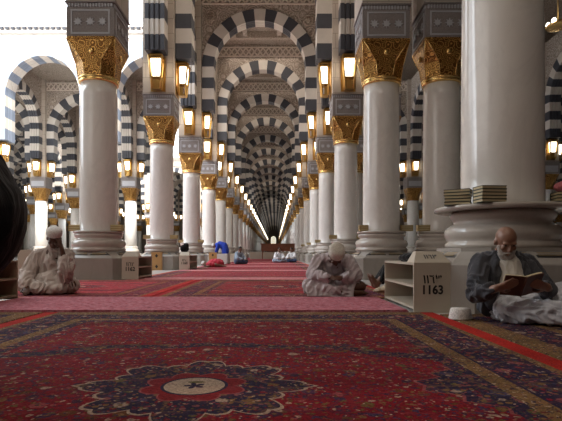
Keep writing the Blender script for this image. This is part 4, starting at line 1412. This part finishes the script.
def red_person():
    ox, oy, _ = at(213, 268, 18.6)
    P = thing('person', 'person lying curled under a crimson cloth on the carpet, white cap at left', 'person', (ox,oy,.016))
    b = bmesh.new(); head_geo(b, Vector((-.30,-.05,.12)), Rm(.2,0,-1.3), 1.0)
    chain(b, [((-.16,0,.13),.10),((.1,0,.14),.13),((.3,.02,.13),.12),((.12,-.22,.10),.07),((.34,-.2,.06),.045)])
    foot_geo(b, (.34,-.2,.05), (.5,-.22,.05))
    chain(b, [((-.14,-.05,.12),.05),((-.05,-.24,.06),.04),((-.2,-.26,.04),.03)])
    hand_geo(b, (-.2,-.26,.04), (-1,0,0), (0,0,1), 1.0, .4)
    voxel(b, 'body', M['skin_brown'], P, .012, 2, floor=.002)
    r = bmesh.new(); ell(r, (.12,-.02,.13),(.32,.24,.19)); ell(r, (.0,-.10,.10),(.25,.2,.12))
    voxel(r, 'red_cloth', M['red_cloth'], P, .012, 3, fold=.03, fscale=8, floor=.003)
    cap_obj(Vector((-.30,-.05,.12)), Rm(.2,0,-1.3), 1.05, M['cap'], P)
red_person()

hanging_lamp()
# ------------------------------------------------------------------ light
W = bpy.data.worlds.new('sky_world'); SC.world = W; W.use_nodes = True
nt = W.node_tree; bg = nt.nodes['Background']
bg.inputs[0].default_value = (.86,.93,1.0,1); bg.inputs[1].default_value = 3.4
def sun(d, e, col=(1,.96,.9), ang=.02):
    L = bpy.data.lights.new('sun','SUN'); L.energy = e; L.color = col; L.angle = ang
    o = bpy.data.objects.new('sun', L); COL.objects.link(o)
    o.rotation_euler = Vector(d).to_track_quat('-Z','Y').to_euler(); return o
sun((-.28,.62,-.75), 8)
sun((1,.12,-.62), 3.2, (.86,.93,1.0), 1.0)  # second, very wide sun added to strengthen sky light from the left
def area(loc, d, sx, sy, e, col):  # soft unseen fill lamps, added to brighten the halls
    L = bpy.data.lights.new('fill_light','AREA'); L.shape = 'RECTANGLE'; L.size = sx; L.size_y = sy; L.energy = e; L.color = col
    o = bpy.data.objects.new('fill_light', L); COL.objects.link(o); o.location = loc
    o.rotation_euler = Vector(d).to_track_quat('-Z','Y').to_euler()
    return o
WARM = (1,.80,.58); COOL = (.80,.88,1.0)
area((XC, 1.0, 11.8), (0,.22,-1), 6, 8, 340, (1,.88,.76))
for k, y in enumerate((13.5, 25.2, 37, 54, 75, 100, 135, 175)):
    area((XC, y, 11.6), (0,0,-1), 4, 5+k, [120,95,60,50,50,50,50,50][k], (1,.86,.72))
# added fill from the left, standing in for daylight
area((-7.5, 3.0, 5.5), (1,.05,-.55), 7, 4, 150, (1,.95,.89))
area((XC, 17.0, 4.6), (0,.30,1), 3.5, 5, 120, (1,.88,.74))  # added upward fill for the aisle arches
area((-13, 19.5, 10.5), (0,1,.12), 14, 3, 1500, (1,.98,.94))  # added fill boosting the sunlight on the court arches
for y_, e_ in ((23,85),(29,60),(35,28)): area((XC, y_, 4.6), (0,.25,1), 3.5, 4.5, e_, (1,.86,.72))  # more added upward fills, deeper in the aisle
area((-14, 60, 11.9), (0,-.3,-1), 20, 14, 500, WARM)
area((16, 30, 12.9), (0,-.2,-1), 16, 24, 90, WARM)

SC.view_settings.view_transform = 'Standard'
SC.view_settings.look = 'None'
SC.view_settings.exposure = 0.0
SC.cycles.use_denoising = True
SC.cycles.max_bounces = 6; SC.cycles.diffuse_bounces = 3; SC.cycles.glossy_bounces = 3
SC.cycles.sample_clamp_indirect = 4
SC.cycles.use_light_tree = True
